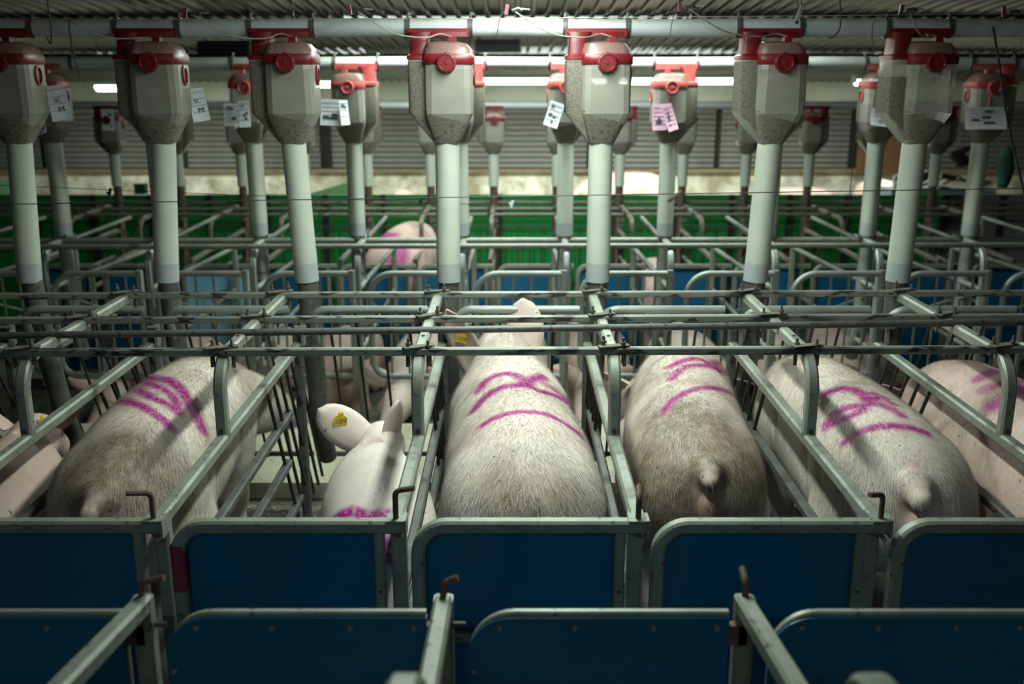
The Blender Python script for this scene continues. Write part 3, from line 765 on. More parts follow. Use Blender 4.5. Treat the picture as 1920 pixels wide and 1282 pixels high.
# green partition behind the third row
GY = 10.7
zg = at(960, 364, GY).z; zm = at(960, 432, GY).z
me_b = MB().box((0,0,0), (.60,.03,zg-zm-.01)).mesh('board', 'green_panel')
me_s = MB().box((0,0,0), (.108,.03,.95)).mesh('slat', 'green_panel'); me_k = MB().box((0,0,0), (.62,.012,1.5)).mesh('backing_sheet', 'green_panel')
me_shade_strip = MB().box((0,0,0), (.05,.05,zg+.75)).mesh('post', 'dark_brown')  # not real posts: dark strips standing in for shadows beside the feeder pipes
GN = 15
for i in range(-11, 8):
    X = RX3-.27+.62*i + .02
    if X > 4.6: continue
    t = thing('green_partition', 'green plastic partition panel behind the third row, '+(ORD[i+11] if i < 3 else ['fourth','third','second','','',''][i-3]+' from the right' if i < 6 else 'rightmost'), 'partition', (X, GY, 0), 'green partition panels')
    obj('board', me_b, t, (.31, 0, (zg+zm)/2))
    for j in range(5): obj('slat', me_s, t, (.31-.24+.12*j, .004, zm-.475-.006))
    obj('post', me_shade_strip, t, (0, -.03, (zg-.75)/2)); obj('backing_sheet', me_k, t, (.31, .028, zg-.76))
for i in range(4):
    X = 4.62+.62*i
    t = thing('grey_partition', 'dark grey partition panel at the right end of the green row, '+['first','second','third','last'][i], 'partition', (X, GY, 0), 'grey partition panels')
    MB().box((.31,0,(zg-.75)/2), (.60,.03,zg+.75)).build('board', 'grey_box', t, False); obj('post', me_shade_strip, t, (0, -.03, (zg-.75)/2))
# oblique pen walls rising behind it
def pen_wall(label, pts, Y0, Y1, mat):
    a, b_, c_, d_ = [at(*p) for p in pts]
    nrm = (b_-a).cross(d_-a).normalized()*.02
    t = MB().rings([[a, b_, c_, d_], [q+nrm for q in (a, b_, c_, d_)]]); o = t.build('pen_wall', mat, None, False); tag(o, label, 'partition'); return o
pen_wall('green pen wall end rising at the left edge', [(-30,400,11.2),(24,400,11.9),(24,336,11.9),(-30,344,11.2)], 0, 0, 'green_dull')
pen_wall('sloping pale green pen wall left of the second hopper tube', [(300,385,11.6),(346,385,12.4),(346,334,12.4),(300,342,11.6)], 0, 0, 'green_pale')
pen_wall('sloping pale green pen wall beside the third drop tube', [(575,385,12.0),(660,385,12.8),(660,338,12.8),(575,364,12.0)], 0, 0, 'green_pale')
a = at(259,388,11.8); 
t = thing('green_box', 'dark green box end standing on the partition at left', 'box', (at(266,370,11.8).x, 11.8, at(266,372,11.8).z))
MB().box((0,0,-.36),(.12,.12,1.05)).build('body','green_cloth',t,False); MB().box((0,0,.17),(.13,.13,.02)).build('lid','green_cloth',t,False)
# ------------------------------------------------------------------ pigs: one continuous surface grown from smooth-blended volumes
def smin(a, b, k):
    h = np.clip(.5 + .5*(b-a)/k, 0, 1); return b*(1-h) + a*h - k*h*(1-h)
class Field:
    def __init__(s, lo, hi, h):
        s.lo = np.array(lo, float); s.h = h; s.n = np.ceil((np.array(hi)-s.lo)/h).astype(int)+1
        s.d = np.full(s.n, .25, np.float32)
        s.ax = [s.lo[i] + h*np.arange(s.n[i]) for i in range(3)]
    def sub(s, lo, hi, pad):
        sl = []
        for i in range(3):
            a = int(max(0, math.floor((lo[i]-pad-s.lo[i])/s.h))); b = int(min(s.n[i], math.ceil((hi[i]+pad-s.lo[i])/s.h)+1)); sl.append(slice(a, max(b, a+1)))
        X, Y, Z = np.meshgrid(*[s.ax[i][sl[i]] for i in range(3)], indexing='ij')
        return tuple(sl), X, Y, Z
    def ell(s, c, r, t=None, k=.05):
        """ellipsoid; t = forward direction of its local y axis"""
        rm = max(r); sl, X, Y, Z = s.sub(np.array(c)-rm, np.array(c)+rm, k*1.6+.02)
        X = X-c[0]; Y = Y-c[1]; Z = Z-c[2]
        if t is not None:
            f = Vector(t).normalized(); sd = f.cross(Vector((0,0,1))).normalized(); up = sd.cross(f)
            X, Y, Z = (X*sd.x+Y*sd.y+Z*sd.z, X*f.x+Y*f.y+Z*f.z, X*up.x+Y*up.y+Z*up.z)
        k0 = np.sqrt((X/r[0])**2+(Y/r[1])**2+(Z/r[2])**2); k1 = np.sqrt((X/r[0]**2)**2+(Y/r[1]**2)**2+(Z/r[2]**2)**2)+1e-6
        s.d[sl] = smin(s.d[sl], k0*(k0-1)/k1, k)
    def cone(s, p0, r0, p1, r1, k=.04):
        p0 = np.array(p0); p1 = np.array(p1); rm = max(r0, r1)
        sl, X, Y, Z = s.sub(np.minimum(p0,p1)-rm, np.maximum(p0,p1)+rm, k*1.6+.02)
        v = p1-p0; t = np.clip(((X-p0[0])*v[0]+(Y-p0[1])*v[1]+(Z-p0[2])*v[2])/max(v.dot(v),1e-9), 0, 1)
        d = np.sqrt((X-p0[0]-t*v[0])**2+(Y-p0[1]-t*v[1])**2+(Z-p0[2]-t*v[2])**2) - (r0+(r1-r0)*t)
        s.d[sl] = smin(s.d[sl], d, k)
    def carve(s, p0, p1, r, k=.03):
        p0 = np.array(p0); p1 = np.array(p1); sl, X, Y, Z = s.sub(np.minimum(p0,p1)-r, np.maximum(p0,p1)+r, k*2)
        v = p1-p0; t = np.clip(((X-p0[0])*v[0]+(Y-p0[1])*v[1]+(Z-p0[2])*v[2])/max(v.dot(v),1e-9), 0, 1)
        d = np.sqrt((X-p0[0]-t*v[0])**2+(Y-p0[1]-t*v[1])**2+(Z-p0[2]-t*v[2])**2) - r
        s.d[sl] = -smin(-s.d[sl], d, k)
def upsample(d):
    for a in range(3):
        d = np.moveaxis(d, a, 0); n = d.shape[0]
        o = np.empty((2*n-1,)+d.shape[1:], d.dtype); o[::2] = d
        m = (d[:-1]+d[1:])*.5
        if n > 4: m[1:-1] = (-d[:-3]+9*d[1:-2]+9*d[2:-1]-d[3:])/16
        o[1::2] = m; d = np.moveaxis(o, 0, a)
    return d
def surface_nets(d, lo, h):
    nx, ny, nz = d.shape; ins = d < 0
    cnt = np.zeros((nx-1,ny-1,nz-1), np.int8)
    for i in (0,1):
        for j in (0,1):
            for k in (0,1): cnt += ins[i:nx-1+i, j:ny-1+j, k:nz-1+k]
    act = (cnt > 0) & (cnt < 8); I = np.argwhere(act); idx = np.full(act.shape, -1, np.int64); idx[act] = np.arange(len(I))
    acc = np.zeros((len(I),3)); num = np.zeros(len(I)); C = [(i,j,k) for i in (0,1) for j in (0,1) for k in (0,1)]
    for a in C:
        for ax in range(3):
            if a[ax]: continue
            b = list(a); b[ax] = 1
            da = d[I[:,0]+a[0], I[:,1]+a[1], I[:,2]+a[2]]; db = d[I[:,0]+b[0], I[:,1]+b[1], I[:,2]+b[2]]
            m = (da < 0) != (db < 0); t = da/(da-db+1e-12)
            p = np.array(a, float)[None,:].repeat(len(I),0); p[:,ax] += t
            acc[m] += p[m]; num[m] += 1
    V = lo + h*(I + acc/num[:,None]); F = []
    for ax in range(3):
        u, v = (ax+1) % 3, (ax+2) % 3
        s0 = [slice(None)]*3; s1 = [slice(None)]*3; s0[ax] = slice(0,-1); s1[ax] = slice(1,None)
        E = np.argwhere(ins[tuple(s0)] != ins[tuple(s1)])
        E = E[(E[:,u] > 0) & (E[:,v] > 0) & (E[:,u] < d.shape[u]-1) & (E[:,v] < d.shape[v]-1)]
        def cell(du, dv):
            e = E.copy(); e[:,u] -= du; e[:,v] -= dv; return idx[e[:,0],e[:,1],e[:,2]]
        q = np.stack([cell(1,1), cell(0,1), cell(0,0), cell(1,0)], 1)
        fl = ~ins[E[:,0],E[:,1],E[:,2]]; q[fl] = q[fl][:,::-1]; F.append(q)
    return V, np.concatenate(F)
def smooth(V, F, it=2, lam=.5):
    E = np.concatenate([F[:,[0,1]],F[:,[1,2]],F[:,[2,3]],F[:,[3,0]]])
    for _ in range(it):
        a = np.zeros_like(V); n = np.zeros(len(V))
        np.add.at(a, E[:,0], V[E[:,1]]); np.add.at(n, E[:,0], 1); np.add.at(a, E[:,1], V[E[:,0]]); np.add.at(n, E[:,1], 1)
        V = V*(1-lam) + lam*a/np.maximum(n,1)[:,None]
    return V
def crom(P, n):
    P = [np.array(p, float) for p in P]; out = []
    for i in range(len(P)-1):
        p0, p1, p2, p3 = P[max(i-1,0)], P[i], P[i+1], P[min(i+2,len(P)-1)]
        for j in range(n):
            t = j/n; out.append(.5*((2*p1)+(-p0+p2)*t+(2*p0-5*p1+4*p2-p3)*t*t+(-p0+3*p1-3*p2+p3)*t**3))
    out.append(P[-1]); return out
def ear_mesh(base, ldir, wdir, L=.20, W=.085, cup=.02, curl=.03):
    """leaf-shaped ear with thickness; returns verts, quads"""
    base = Vector(base); l = Vector(ldir).normalized(); wd = Vector(wdir); wd = (wd - l*wd.dot(l)).normalized(); nrm = l.cross(wd)
    nu, nv = 10, 6; vs = []; fs = []
    for lay in (0, 1):
        for i in range(nu+1):
            u = i/nu; wu = W*(.60+.9*u)*max(1e-3, 1-u)**.6*1.22
            for j in range(nv+1):
                v = -1+2*j/nv; th = .0045*(1-.6*u)*(1-.5*abs(v))
                p = base + l*(L*u) + wd*(wu*v) + nrm*(cup*(v*v)*(1-.4*u) - curl*u*u + (th if lay else -th))
                vs.append(tuple(p))
    st = (nu+1)*(nv+1)
    for i in range(nu):
        for j in range(nv):
            a = i*(nv+1)+j; q = (a, a+1, a+nv+2, a+nv+1); fs.append(q); fs.append(tuple(x+st for x in reversed(q)))
    rim = [i*(nv+1) for i in range(nu+1)] + [nu*(nv+1)+j for j in range(1,nv+1)] + [i*(nv+1)+nv for i in range(nu-1,-1,-1)]
    for a, b in zip(rim[:-1], rim[1:]): fs.append((a, a+st, b+st, b))
    return vs, fs

def pig_mesh(spine, legs, head, ears, extra=(), h=.017, up=True, smooth_it=3, anat=True):
    """spine: (x,y,z, half width, half height); head: chain of (x,y,z,rx,rz)"""
    allp = [p[:3] for p in spine] + [q for L in legs for q in (L[0][:3], L[-1][:3])] + [p[:3] for p in head]
    lo = np.min(allp, 0)-.36; hi = np.max(allp, 0)+.36; lo[2] = max(lo[2], -.05)
    F_ = Field(lo, hi, h)
    S = crom(spine, 3)
    for i, p in enumerate(S):
        t = S[min(i+1,len(S)-1)][:3]-S[max(i-1,0)][:3]
        F_.ell(p[:3], (p[3], max(p[3],p[4])*.85, p[4]), t, .05)
    if anat:
        s0, s1, s4 = spine[0], spine[1], spine[4]; wk = s1[3]/.215
        for sg in (-1, 1):
            F_.ell((s1[0]+sg*.125*wk, .13, s1[2]-.05), (.105*wk, .20, .225), None, .05)
            F_.ell((s4[0]+sg*.115*wk, .93, s4[2]-.04), (.095*wk, .135, .20), None, .04)
            F_.ell((s4[0]+sg*.06, .98, s4[2]+.10), (.09*wk, .13, .10), None, .05)
            xs = spine[3][0]
            F_.carve((xs+sg*.16*wk, .76, s4[2]+.17), (xs+sg*.25*wk, .74, s4[2]-.02), .012, .05)
            F_.carve((xs+sg*.25*wk, .74, s4[2]-.02), (xs+sg*.23*wk, .76, s4[2]-.22), .012, .05)
            F_.carve((s1[0]+sg*.235*wk, .36, s1[2]+.06), (s1[0]+sg*.245*wk, .34, s1[2]-.2), .010, .06)
    H = crom(head, 2)
    for i, p in enumerate(H):
        t = H[min(i+1,len(H)-1)][:3]-H[max(i-1,0)][:3]
        F_.ell(p[:3], (p[3], max(p[3],p[4])*.9, p[4]), t, .045)
    for L in legs:
        for a, b in zip(L[:-1], L[1:]): F_.cone(a[:3], a[3], b[:3], b[3], .05)
    for e in extra:
        if e[0] == 'e': F_.ell(e[1], e[2], e[3] if len(e) > 3 else None, e[4] if len(e) > 4 else .03)
        elif e[0] == 'c': F_.cone(e[1], e[2], e[3], e[4], e[5] if len(e) > 5 else .02)
        elif e[0] == 'x': F_.carve(e[1], e[2], e[3], e[4] if len(e) > 4 else .03)
    d = F_.d; hh = h
    if up: d = upsample(d); hh = h/2
    V, F = surface_nets(d, F_.lo, hh); V = smooth(V, F, smooth_it)
    return V, F, ears
def stand_legs(hx=.145, rump=0.0, fy=.93, fz=0., bx=0.):
    L = []
    for s in (-1, 1):
        L.append([(bx+s*hx, rump+.17, .50, .135), (bx+s*(hx+.02), rump+.14, .34, .085), (bx+s*(hx+.02), rump+.03, .22, .048), (bx+s*(hx+.02), rump+.055, .08, .040), (bx+s*(hx+.02), rump+.07, .02, .046)])
        L.append([(bx+s*.125, fy, .48, .105), (bx+s*.13, fy+.02, .30, .062), (bx+s*.13, fy+.01, .19, .045), (bx+s*.13, fy+.02, .07, .040), (bx+s*.13, fy+.04, .02, .046)])
    return L

CAMP = Vector((0,0,CAMZ))
def finish_pig(name, label, V, F, ears, loc, rotz, mat, strokes=(), dirt=(), pink=(), hair=0, sw=.016, hlen=.022, group=None, hair_col=(.88,.85,.78)):
    vs = V; fs = [tuple(q) for q in F.tolist()]; nb = len(V); ear_ranges = []
    ev = []
    for e in ears:
        v_, f_ = ear_mesh(*e); o = nb+len(ev); ev += v_; fs += [tuple(i+o for i in q) for q in f_]
    allv = np.vstack([V, np.array(ev)]) if ev else V
    me = bpy.data.meshes.new(name); me.from_pydata(allv.tolist(), [], fs); me.update(); me.materials.append(M[mat])
    bm = bmesh.new(); bm.from_mesh(me); bmesh.ops.recalc_face_normals(bm, faces=bm.faces); bm.to_mesh(me); bm.free(); me.shade_smooth()
    o = obj(name, me, None, loc); o.rotation_euler.z = rotz; tag(o, label, 'pig', group)
    mw = Matrix.Translation(Vector(loc)) @ Matrix.Rotation(rotz, 4, 'Z')
    wv = allv @ np.array(mw.to_3x3()).T + np.array(loc)
    paint = np.zeros(len(allv)); dr = np.zeros(len(allv)); pk = np.zeros(len(allv))
    if strokes or dirt or pink:
        bvh = BVHTree.FromPolygons([tuple(p) for p in wv.tolist()], fs)
        def hit(px, py):
            r = ray(px, py).normalized(); q = bvh.ray_cast(CAMP, r, 20); return q[0]
        for st in strokes:
            wd = st[0]; pts = st[1]; P3 = []
            for a, b_ in zip(pts[:-1], pts[1:]):
                n = max(2, int(math.hypot(b_[0]-a[0], b_[1]-a[1])/4))
                for j in range(n+1):
                    q = hit(a[0]+(b_[0]-a[0])*j/n, a[1]+(b_[1]-a[1])*j/n)
                    if q: P3.append(tuple(q))
            if not P3: continue
            P3 = np.array(P3); dm = np.full(len(wv), 9.)
            lo, hi = P3.min(0)-.08, P3.max(0)+.08
            m = np.all((wv > lo) & (wv < hi), 1); ii = np.where(m)[0]
            if len(ii):
                dd = np.sqrt(((wv[ii][:,None,:]-P3[None,:,:])**2).sum(2)).min(1)
                f = np.clip((wd*2.3-dd)/(wd*1.5), 0, 1)
                paint[ii] = np.maximum(paint[ii], f*st[2] if len(st) > 2 else f)
        for arr, lst in ((dr, dirt), (pk, pink)):
            for (px, py, rad, stg) in lst:
                q = hit(px, py)
                if not q: continue
                dd = np.sqrt(((wv-np.array(q))**2).sum(1)); f = np.clip(1-dd/rad, 0, 1)**.8*stg; arr[:] = np.minimum(1.0, arr+f)
    dr = np.clip(dr + np.clip((.32-allv[:,2])/.3, 0, 1)*.7, 0, 1)
    pk[nb:] = .22
    for nm, arr in (('paint', paint), ('dirt', dr), ('pink', pk)):
        at_ = me.attributes.new(nm, 'FLOAT', 'POINT'); at_.data.foreach_set('value', arr.astype(np.float32))
    if hair:
        Q = F; A = V[Q[:,0]]; B = V[Q[:,1]]; C = V[Q[:,2]]; D = V[Q[:,3]]
        nr = np.cross(C-A, D-B); ar = np.linalg.norm(nr, axis=1)+1e-12; nr = nr/ar[:,None]
        ctr = (A+B+C+D)/4
        wt = ar*np.clip((ctr[:,2]-.28)/.2, 0, 1)
        wt = wt*np.where((ctr[:,1] < -.115) & (np.abs(ctr[:,0]+.02) < .085), .06, 1.)
        pick = RNG.choice(len(Q), hair, p=wt/wt.sum()); u = RNG.random((hair,1)); v = RNG.random((hair,1))
        P = (A[pick]*(1-u)+B[pick]*u)*(1-v) + (D[pick]*(1-u)+C[pick]*u)*v; N = nr[pick]
        # grain of the coat: backwards along the body, down the flanks, fanning over the rump
        G = np.stack([np.sign(P[:,0]-float(np.median(V[:,0])))*.25*np.abs(N[:,0]), np.full(hair,-.9), -.55-.5*np.abs(N[:,0])-.5*np.clip(-N[:,1],0,1)], 1) + RNG.normal(0,.30,(hair,3))
        G = G - N*(G*N).sum(1)[:,None]; G /= np.linalg.norm(G,axis=1)[:,None]+1e-9
        Ld = G*1.0 + N*RNG.uniform(.10,.36,(hair,1)); Ld /= np.linalg.norm(Ld,axis=1)[:,None]
        ln = hlen*RNG.uniform(.5,1.25,(hair,1)); sd = np.cross(G, N)*RNG.uniform(.0004,.00075,(hair,1))
        base = P - N*.001
        tris = np.stack([base-sd, base+sd, base+Ld*ln], 1).reshape(-1,3)
        hm = bpy.data.meshes.new('hair'); hm.from_pydata(tris.tolist(), [], np.arange(hair*3).reshape(-1,3).tolist()); hm.materials.append(M['pig_hair'])
        pv = paint[:nb][Q].mean(1)[pick]; dv = dr[:nb][Q].mean(1)[pick]
        col = np.ones((hair,4)); hc = np.array(hair_col)*RNG.uniform(.5,1.08,(hair,1))
        col[:,:3] = hc*(1-dv[:,None]*.62)*np.array([1,1-.08,1-.2])**(dv[:,None]) if False else hc*(1-dv[:,None]*np.array([.52,.60,.70]))
        pm = np.clip(pv*1.1,0,1)[:,None]; col[:,:3] = col[:,:3]*(1-pm) + np.array([.46,.02,.28])*pm
        ca = hm.color_attributes.new('hcol', 'FLOAT_COLOR', 'POINT'); ca.data.foreach_set('color', np.repeat(col,3,0).astype(np.float32).ravel())
        ho = obj('hair', hm, o); ho['kind'] = 'stuff'
    return o
def Z(ox, oy, s, pts): return [(ox+x/s, oy+y/s) for x, y in pts]

# --- centre pig, head raised
sp = [(.02,.02,.64,.20,.20), (.02,.2,.655,.25,.25), (.015,.45,.655,.255,.255), (.0,.7,.66,.24,.25), (-.01,.93,.69,.215,.225), (-.02,1.08,.75,.17,.175)]
hd = [(-.02,1.08,.75,.165,.165), (-.03,1.22,.83,.13,.13), (-.035,1.33,.86,.10,.10), (-.035,1.45,.80,.065,.07), (-.035,1.56,.74,.052,.055)]
ears = [((.06,1.22,.885), (-.02,.30,1.), (1.,-.25,.0), .225, .095, .02, .02), ((-.13,1.18,.80), (-.45,.05,1.), (.9,-.5,.3), .31, .085, -.02, .02)]
ex = [('c',(.02,-.10,.70),.026,(.02,-.14,.665),.022)]
V, F, E = pig_mesh(sp, stand_legs(), hd, ears, ex)
PIG3 = finish_pig('pig', 'large white pig in the centre crate facing away with its head raised', V, F, E, (.02, 2.86, FLOOR), 0.02, 'pig_skin',
    strokes=[(.015, Z(640,400,2.981,[(770,990),(800,940),(860,905),(920,893),(975,900),(1010,925),(1040,945)])), (.016, Z(640,400,2.981,[(1000,960),(1040,940),(1080,920),(1130,910)])),
             (.017, Z(640,400,2.981,[(745,1095),(790,1040),(850,990),(920,965),(990,960),(1040,945)])), (.014, Z(640,400,2.981,[(1040,960),(1100,990),(1180,1010),(1240,1040),(1290,1090)])),
             (.014, Z(640,400,2.981,[(1130,950),(1200,990),(1260,1040),(1300,1090)]), .7), (.014, Z(640,400,2.981,[(800,1175),(850,1145),(920,1120),(1000,1108),(1080,1108),(1160,1125),(1230,1160),(1300,1210),(1340,1240)]))],
    dirt=[(1010,930,.22,.55), (960,950,.25,.45), (905,720,.10,.4), (1090,930,.12,.4), (940,880,.15,.3), (870,820,.14,.35)], pink=[(960,615,.10,.4)], hair=120000, hlen=.034)

# --- dirty pig at left, head turned to the right
sp = [(0,.02,.635,.19,.20), (0,.2,.65,.23,.25), (0,.45,.655,.235,.26), (.01,.7,.665,.225,.25), (.03,.93,.675,.195,.225), (.07,1.08,.665,.155,.18)]
hd = [(.07,1.08,.66,.14,.17), (.15,1.20,.63,.115,.135), (.21,1.30,.58,.10,.11), (.26,1.40,.52,.07,.075), (.30,1.50,.47,.055,.06)]
ears = [((.23,1.20,.70), (.75,.15,.45), (.3,-.9,.3), .19, .075, .02, .03), ((.05,1.30,.71), (-.35,.5,.7), (1,.2,.3), .19, .075, -.02, .02)]
ex = [('c',(-.01,-.08,.765),.036,(-.02,-.17,.735),.028), ('e',(-.01,-.09,.76),(.055,.05,.05))]
V, F, E = pig_mesh(sp, stand_legs(), hd, ears, ex)
PIG1 = finish_pig('pig', 'dirty cream pig standing at left with looped magenta spray marks and stub tail', V, F, E, (-1.265, 2.93, FLOOR), .05, 'pig_skin',
    strokes=[(.014, Z(0,600,3.662,[(590,605),(650,570),(720,548),(800,545),(880,555),(980,590),(1060,640),(1130,690),(1175,740)])),
             (.014, Z(0,600,3.662,[(640,525),(720,475),(800,445),(870,430),(900,440),(960,480),(1040,530),(1120,560),(1190,600),(1210,625)])),
             (.013, Z(0,600,3.662,[(1210,630),(1215,570),(1180,510),(1120,470),(1040,440),(960,415)])),
             (.018, Z(0,600,3.662,[(890,375),(950,395),(1050,400),(1130,400),(1200,430),(1250,490),(1290,560),(1340,640),(1385,740)]))],
    dirt=[(190,850,.16,.75), (185,925,.20,.8), (250,900,.25,.5), (120,900,.2,.55), (300,860,.22,.5), (330,940,.2,.6), (240,820,.12,.4), (370,705,.10,.35), (400,860,.18,.6), (160,970,.15,.6)], pink=[(505,700,.16,.8),(520,760,.15,.3)], hair=105000, hlen=.034)

# --- brown-rumped pig
sp = [(0,.02,.64,.185,.20), (0,.2,.65,.22,.25), (.015,.45,.65,.225,.255), (.04,.7,.655,.215,.245), (.07,.93,.665,.195,.22), (.06,1.08,.64,.155,.18)]
hd = [(.06,1.08,.63,.14,.17), (-.01,1.20,.58,.115,.135), (-.07,1.30,.50,.10,.11), (-.12,1.40,.42,.07,.075), (-.15,1.50,.35,.055,.06)]
ears = [((-.13,1.20,.66), (-.7,.1,.35), (.2,-.9,.4), .19, .075, -.02, .03), ((.06,1.30,.64), (.4,.5,.7), (1,-.2,.3), .18, .07, .02, .02)]
ex = [('c',(0,-.08,.775),.034,(0,-.165,.757),.025), ('e',(0,-.10,.77),(.052,.05,.05)), ('e',(.0,-.155,.655),(.036,.028,.054),None,.015), ('c',(0,-.18,.635),.014,(0,-.182,.607),.007,.012), ('x',(0,-.186,.675),(0,-.188,.625),.0045,.006), ('x',(0,-.165,.715),(0,-.17,.712),.008,.01)]
V, F, E = pig_mesh(sp, stand_legs(), hd, ears, ex)
PIG4 = finish_pig('pig', 'pig with dirty brown rump, stub tail and one magenta band right of centre', V, F, E, (.635, 3.10, FLOOR+.01), -.02, 'pig_skin',
    strokes=[(.012, Z(1160,620,3.205,[(280,470),(330,410),(400,370),(470,345),(540,340),(620,350),(700,385),(760,440),(800,490),(835,545)])),
             (.016, Z(1160,620,3.205,[(310,215),(380,180),(460,165),(520,180),(545,205),(600,190),(660,215),(720,255),(760,300)])),
             (.013, Z(1160,620,3.205,[(320,290),(360,240),(420,210),(490,205),(545,210)])), (.012, Z(1160,620,3.205,[(545,215),(610,235),(680,250),(740,280)]))],
    dirt=[(1320,790,.24,.85), (1290,880,.28,.75), (1380,880,.28,.75), (1320,960,.26,.6), (1230,880,.25,.7), (1230,780,.2,.75), (1210,720,.16,.7), (1410,950,.2,.7), (1250,980,.22,.6), (1340,720,.10,.3)],
    pink=[(1320,955,.075,1.), (1290,960,.13,.35), (1355,960,.13,.35)], hair=105000, hlen=.030)

# --- pig at right
sp = [(0,.02,.64,.19,.20), (0,.2,.65,.23,.25), (-.005,.45,.655,.235,.255), (-.015,.7,.66,.22,.245), (-.03,.93,.67,.19,.22), (-.05,1.08,.65,.15,.175)]
hd = [(-.05,1.08,.64,.14,.165), (-.07,1.20,.60,.115,.13), (-.08,1.30,.54,.10,.11), (-.09,1.40,.47,.07,.075), (-.09,1.50,.40,.055,.06)]
ears = [((-.14,1.20,.67), (-.75,.25,.35), (.2,-.9,.4), .19, .075, -.02, .03), ((.0,1.22,.68), (.6,.3,.5), (.2,.9,.3), .18, .07, .02, .02)]
ex = [('c',(-.045,-.08,.775),.038,(-.05,-.165,.757),.036), ('e',(-.045,-.10,.77),(.055,.05,.05)), ('e',(-.045,-.155,.66),(.034,.026,.05),None,.015), ('x',(-.045,-.186,.68),(-.045,-.188,.635),.0045,.006)]
V, F, E = pig_mesh(sp, stand_legs(), hd, ears, ex)
PIG5 = finish_pig('pig', 'cream pig with round stub tail and figure-of-eight magenta marks at right', V, F, E, (1.30, 2.99, FLOOR), .03, 'pig_skin',
    strokes=[(.012, Z(1520,620,3.205,[(205,665),(260,620),(330,590),(420,570),(500,568),(580,575),(650,595),(690,610)])),
             (.015, Z(1520,620,3.205,[(-20,430),(40,395),(100,370),(180,345),(260,350),(320,385),(350,430)])), (.015, Z(1520,620,3.205,[(95,560),(140,500),(200,465),(270,450),(350,440),(390,400)])),
             (.013, Z(1520,620,3.205,[(350,430),(420,440),(480,465),(550,510)]), .85), (.014, Z(1520,620,3.205,[(100,565),(180,530),(250,505),(320,465)])), (.013, Z(1520,620,3.205,[(370,375),(430,395),(490,440)]), .8)],
    dirt=[(1570,860,.16,.35), (1560,920,.25,.5), (1800,900,.16,.35), (1700,960,.15,.4), (1480,800,.2,.4), (1560,770,.07,.4)], pink=[(1725,960,.07,.9), (1715,870,.045,.8), (1800,960,.12,.3)], hair=105000, hlen=.031)

# --- pig at right edge
V, F, E = pig_mesh(sp, stand_legs(), hd, ears, ex[:1])
PIG6 = finish_pig('pig', 'pinkish pig at the right edge behind the barred divider with blurred magenta mark', V, F, E, (1.90, 2.92, FLOOR), .03, 'pig_skin_pink',
    strokes=[(.018, Z(1520,620,3.205,[(1010,290),(1070,250),(1150,230),(1230,215),(1282,210)]), .8), (.02, Z(1520,620,3.205,[(1040,350),(1110,325),(1180,310),(1270,290)]), .6), (.028, Z(1520,620,3.205,[(1120,440),(1180,400),(1250,360),(1300,350)]), .9)],
    dirt=[(1850,760,.2,.35), (1800,900,.3,.5)], hair=45000, hlen=.022)

# --- sitting pig (second crate) and the one at the left edge
def sitting(hx, ear_spec, seed=0):
    sp = [(.07,-.02,.27,.165,.19), (.055,.05,.40,.185,.19), (.035,.16,.50,.185,.18), (.015,.29,.565,.175,.16), (.0,.41,.60,.125,.13)]
    hd = [(.0,.41,.60,.11,.125), (hx,.52,.655,.076,.095), (hx*1.4,.62,.665,.078,.085), (hx*1.7,.70,.61,.058,.062), (hx*1.9,.78,.56,.048,.05)]
    L = []
    for s in (-1, 1):
        L.append([(.05+s*.11,.05,.20,.11), (.05+s*.17,.24,.16,.085), (.05+s*.17,.20,.05,.045), (.05+s*.17,.34,.03,.04)])
        L.append([(s*.10,.40,.50,.085), (s*.105,.44,.30,.052), (s*.105,.43,.18,.04), (s*.105,.45,.06,.036), (s*.105,.47,.02,.042)])
    return pig_mesh(sp, L, hd, ear_spec, [('x',(-.15,.47,.60),(0,.45,.745),.006,.03), ('x',(.0,.45,.745),(.15,.47,.60),.006,.03)], anat=False)
ears = [((-.05,.55,.71), (-.80,-.05,.62), (.45,.40,.75), .205, .085, .02, .012), ((.062,.57,.655), (.06,-.10,1.), (.62,1.,.0), .215, .075, .02, .02)]
V, F, E = sitting(.01, ears)
PIG2 = finish_pig('pig', 'clean white pig sitting dog-like with a yellow tag in its left ear', V, F, E, (-.475, 2.93, FLOOR), .05, 'pig_skin_clean',
    strokes=[(.014, Z(560,700,2.671,[(150,760),(200,715),(260,690),(310,700),(340,720),(400,705),(460,705)])), (.014, Z(560,700,2.671,[(340,715),(340,765)])), (.012, Z(560,700,2.671,[(405,815),(440,850),(420,900),(465,935)])), (.012, Z(560,700,2.671,[(520,940),(580,990)]))],
    dirt=[(690,830,.05,.5), (685,900,.08,.25), (735,1170,.15,.5)], pink=[(700,815,.10,.35)], hair=40000, sw=.012, hlen=.013, hair_col=(.90,.88,.84))
ears0 = [((-.10,.53,.72), (-.8,.05,.75), (.2,-.9,.1), .17, .08, .012, .015), ((.10,.55,.72), (.55,.05,.75), (.5,.9,.0), .18, .07, .02, .02)]
V, F, E = sitting(-.02, ears0)
PIG0 = finish_pig('pig', 'pink pig sitting at the left edge with a yellow ear tag, half hidden by rails', V, F, E, (-1.80, 3.02, FLOOR), .02, 'pig_skin_pink', dirt=[(60,900,.2,.3)], hair=12000, hlen=.012)

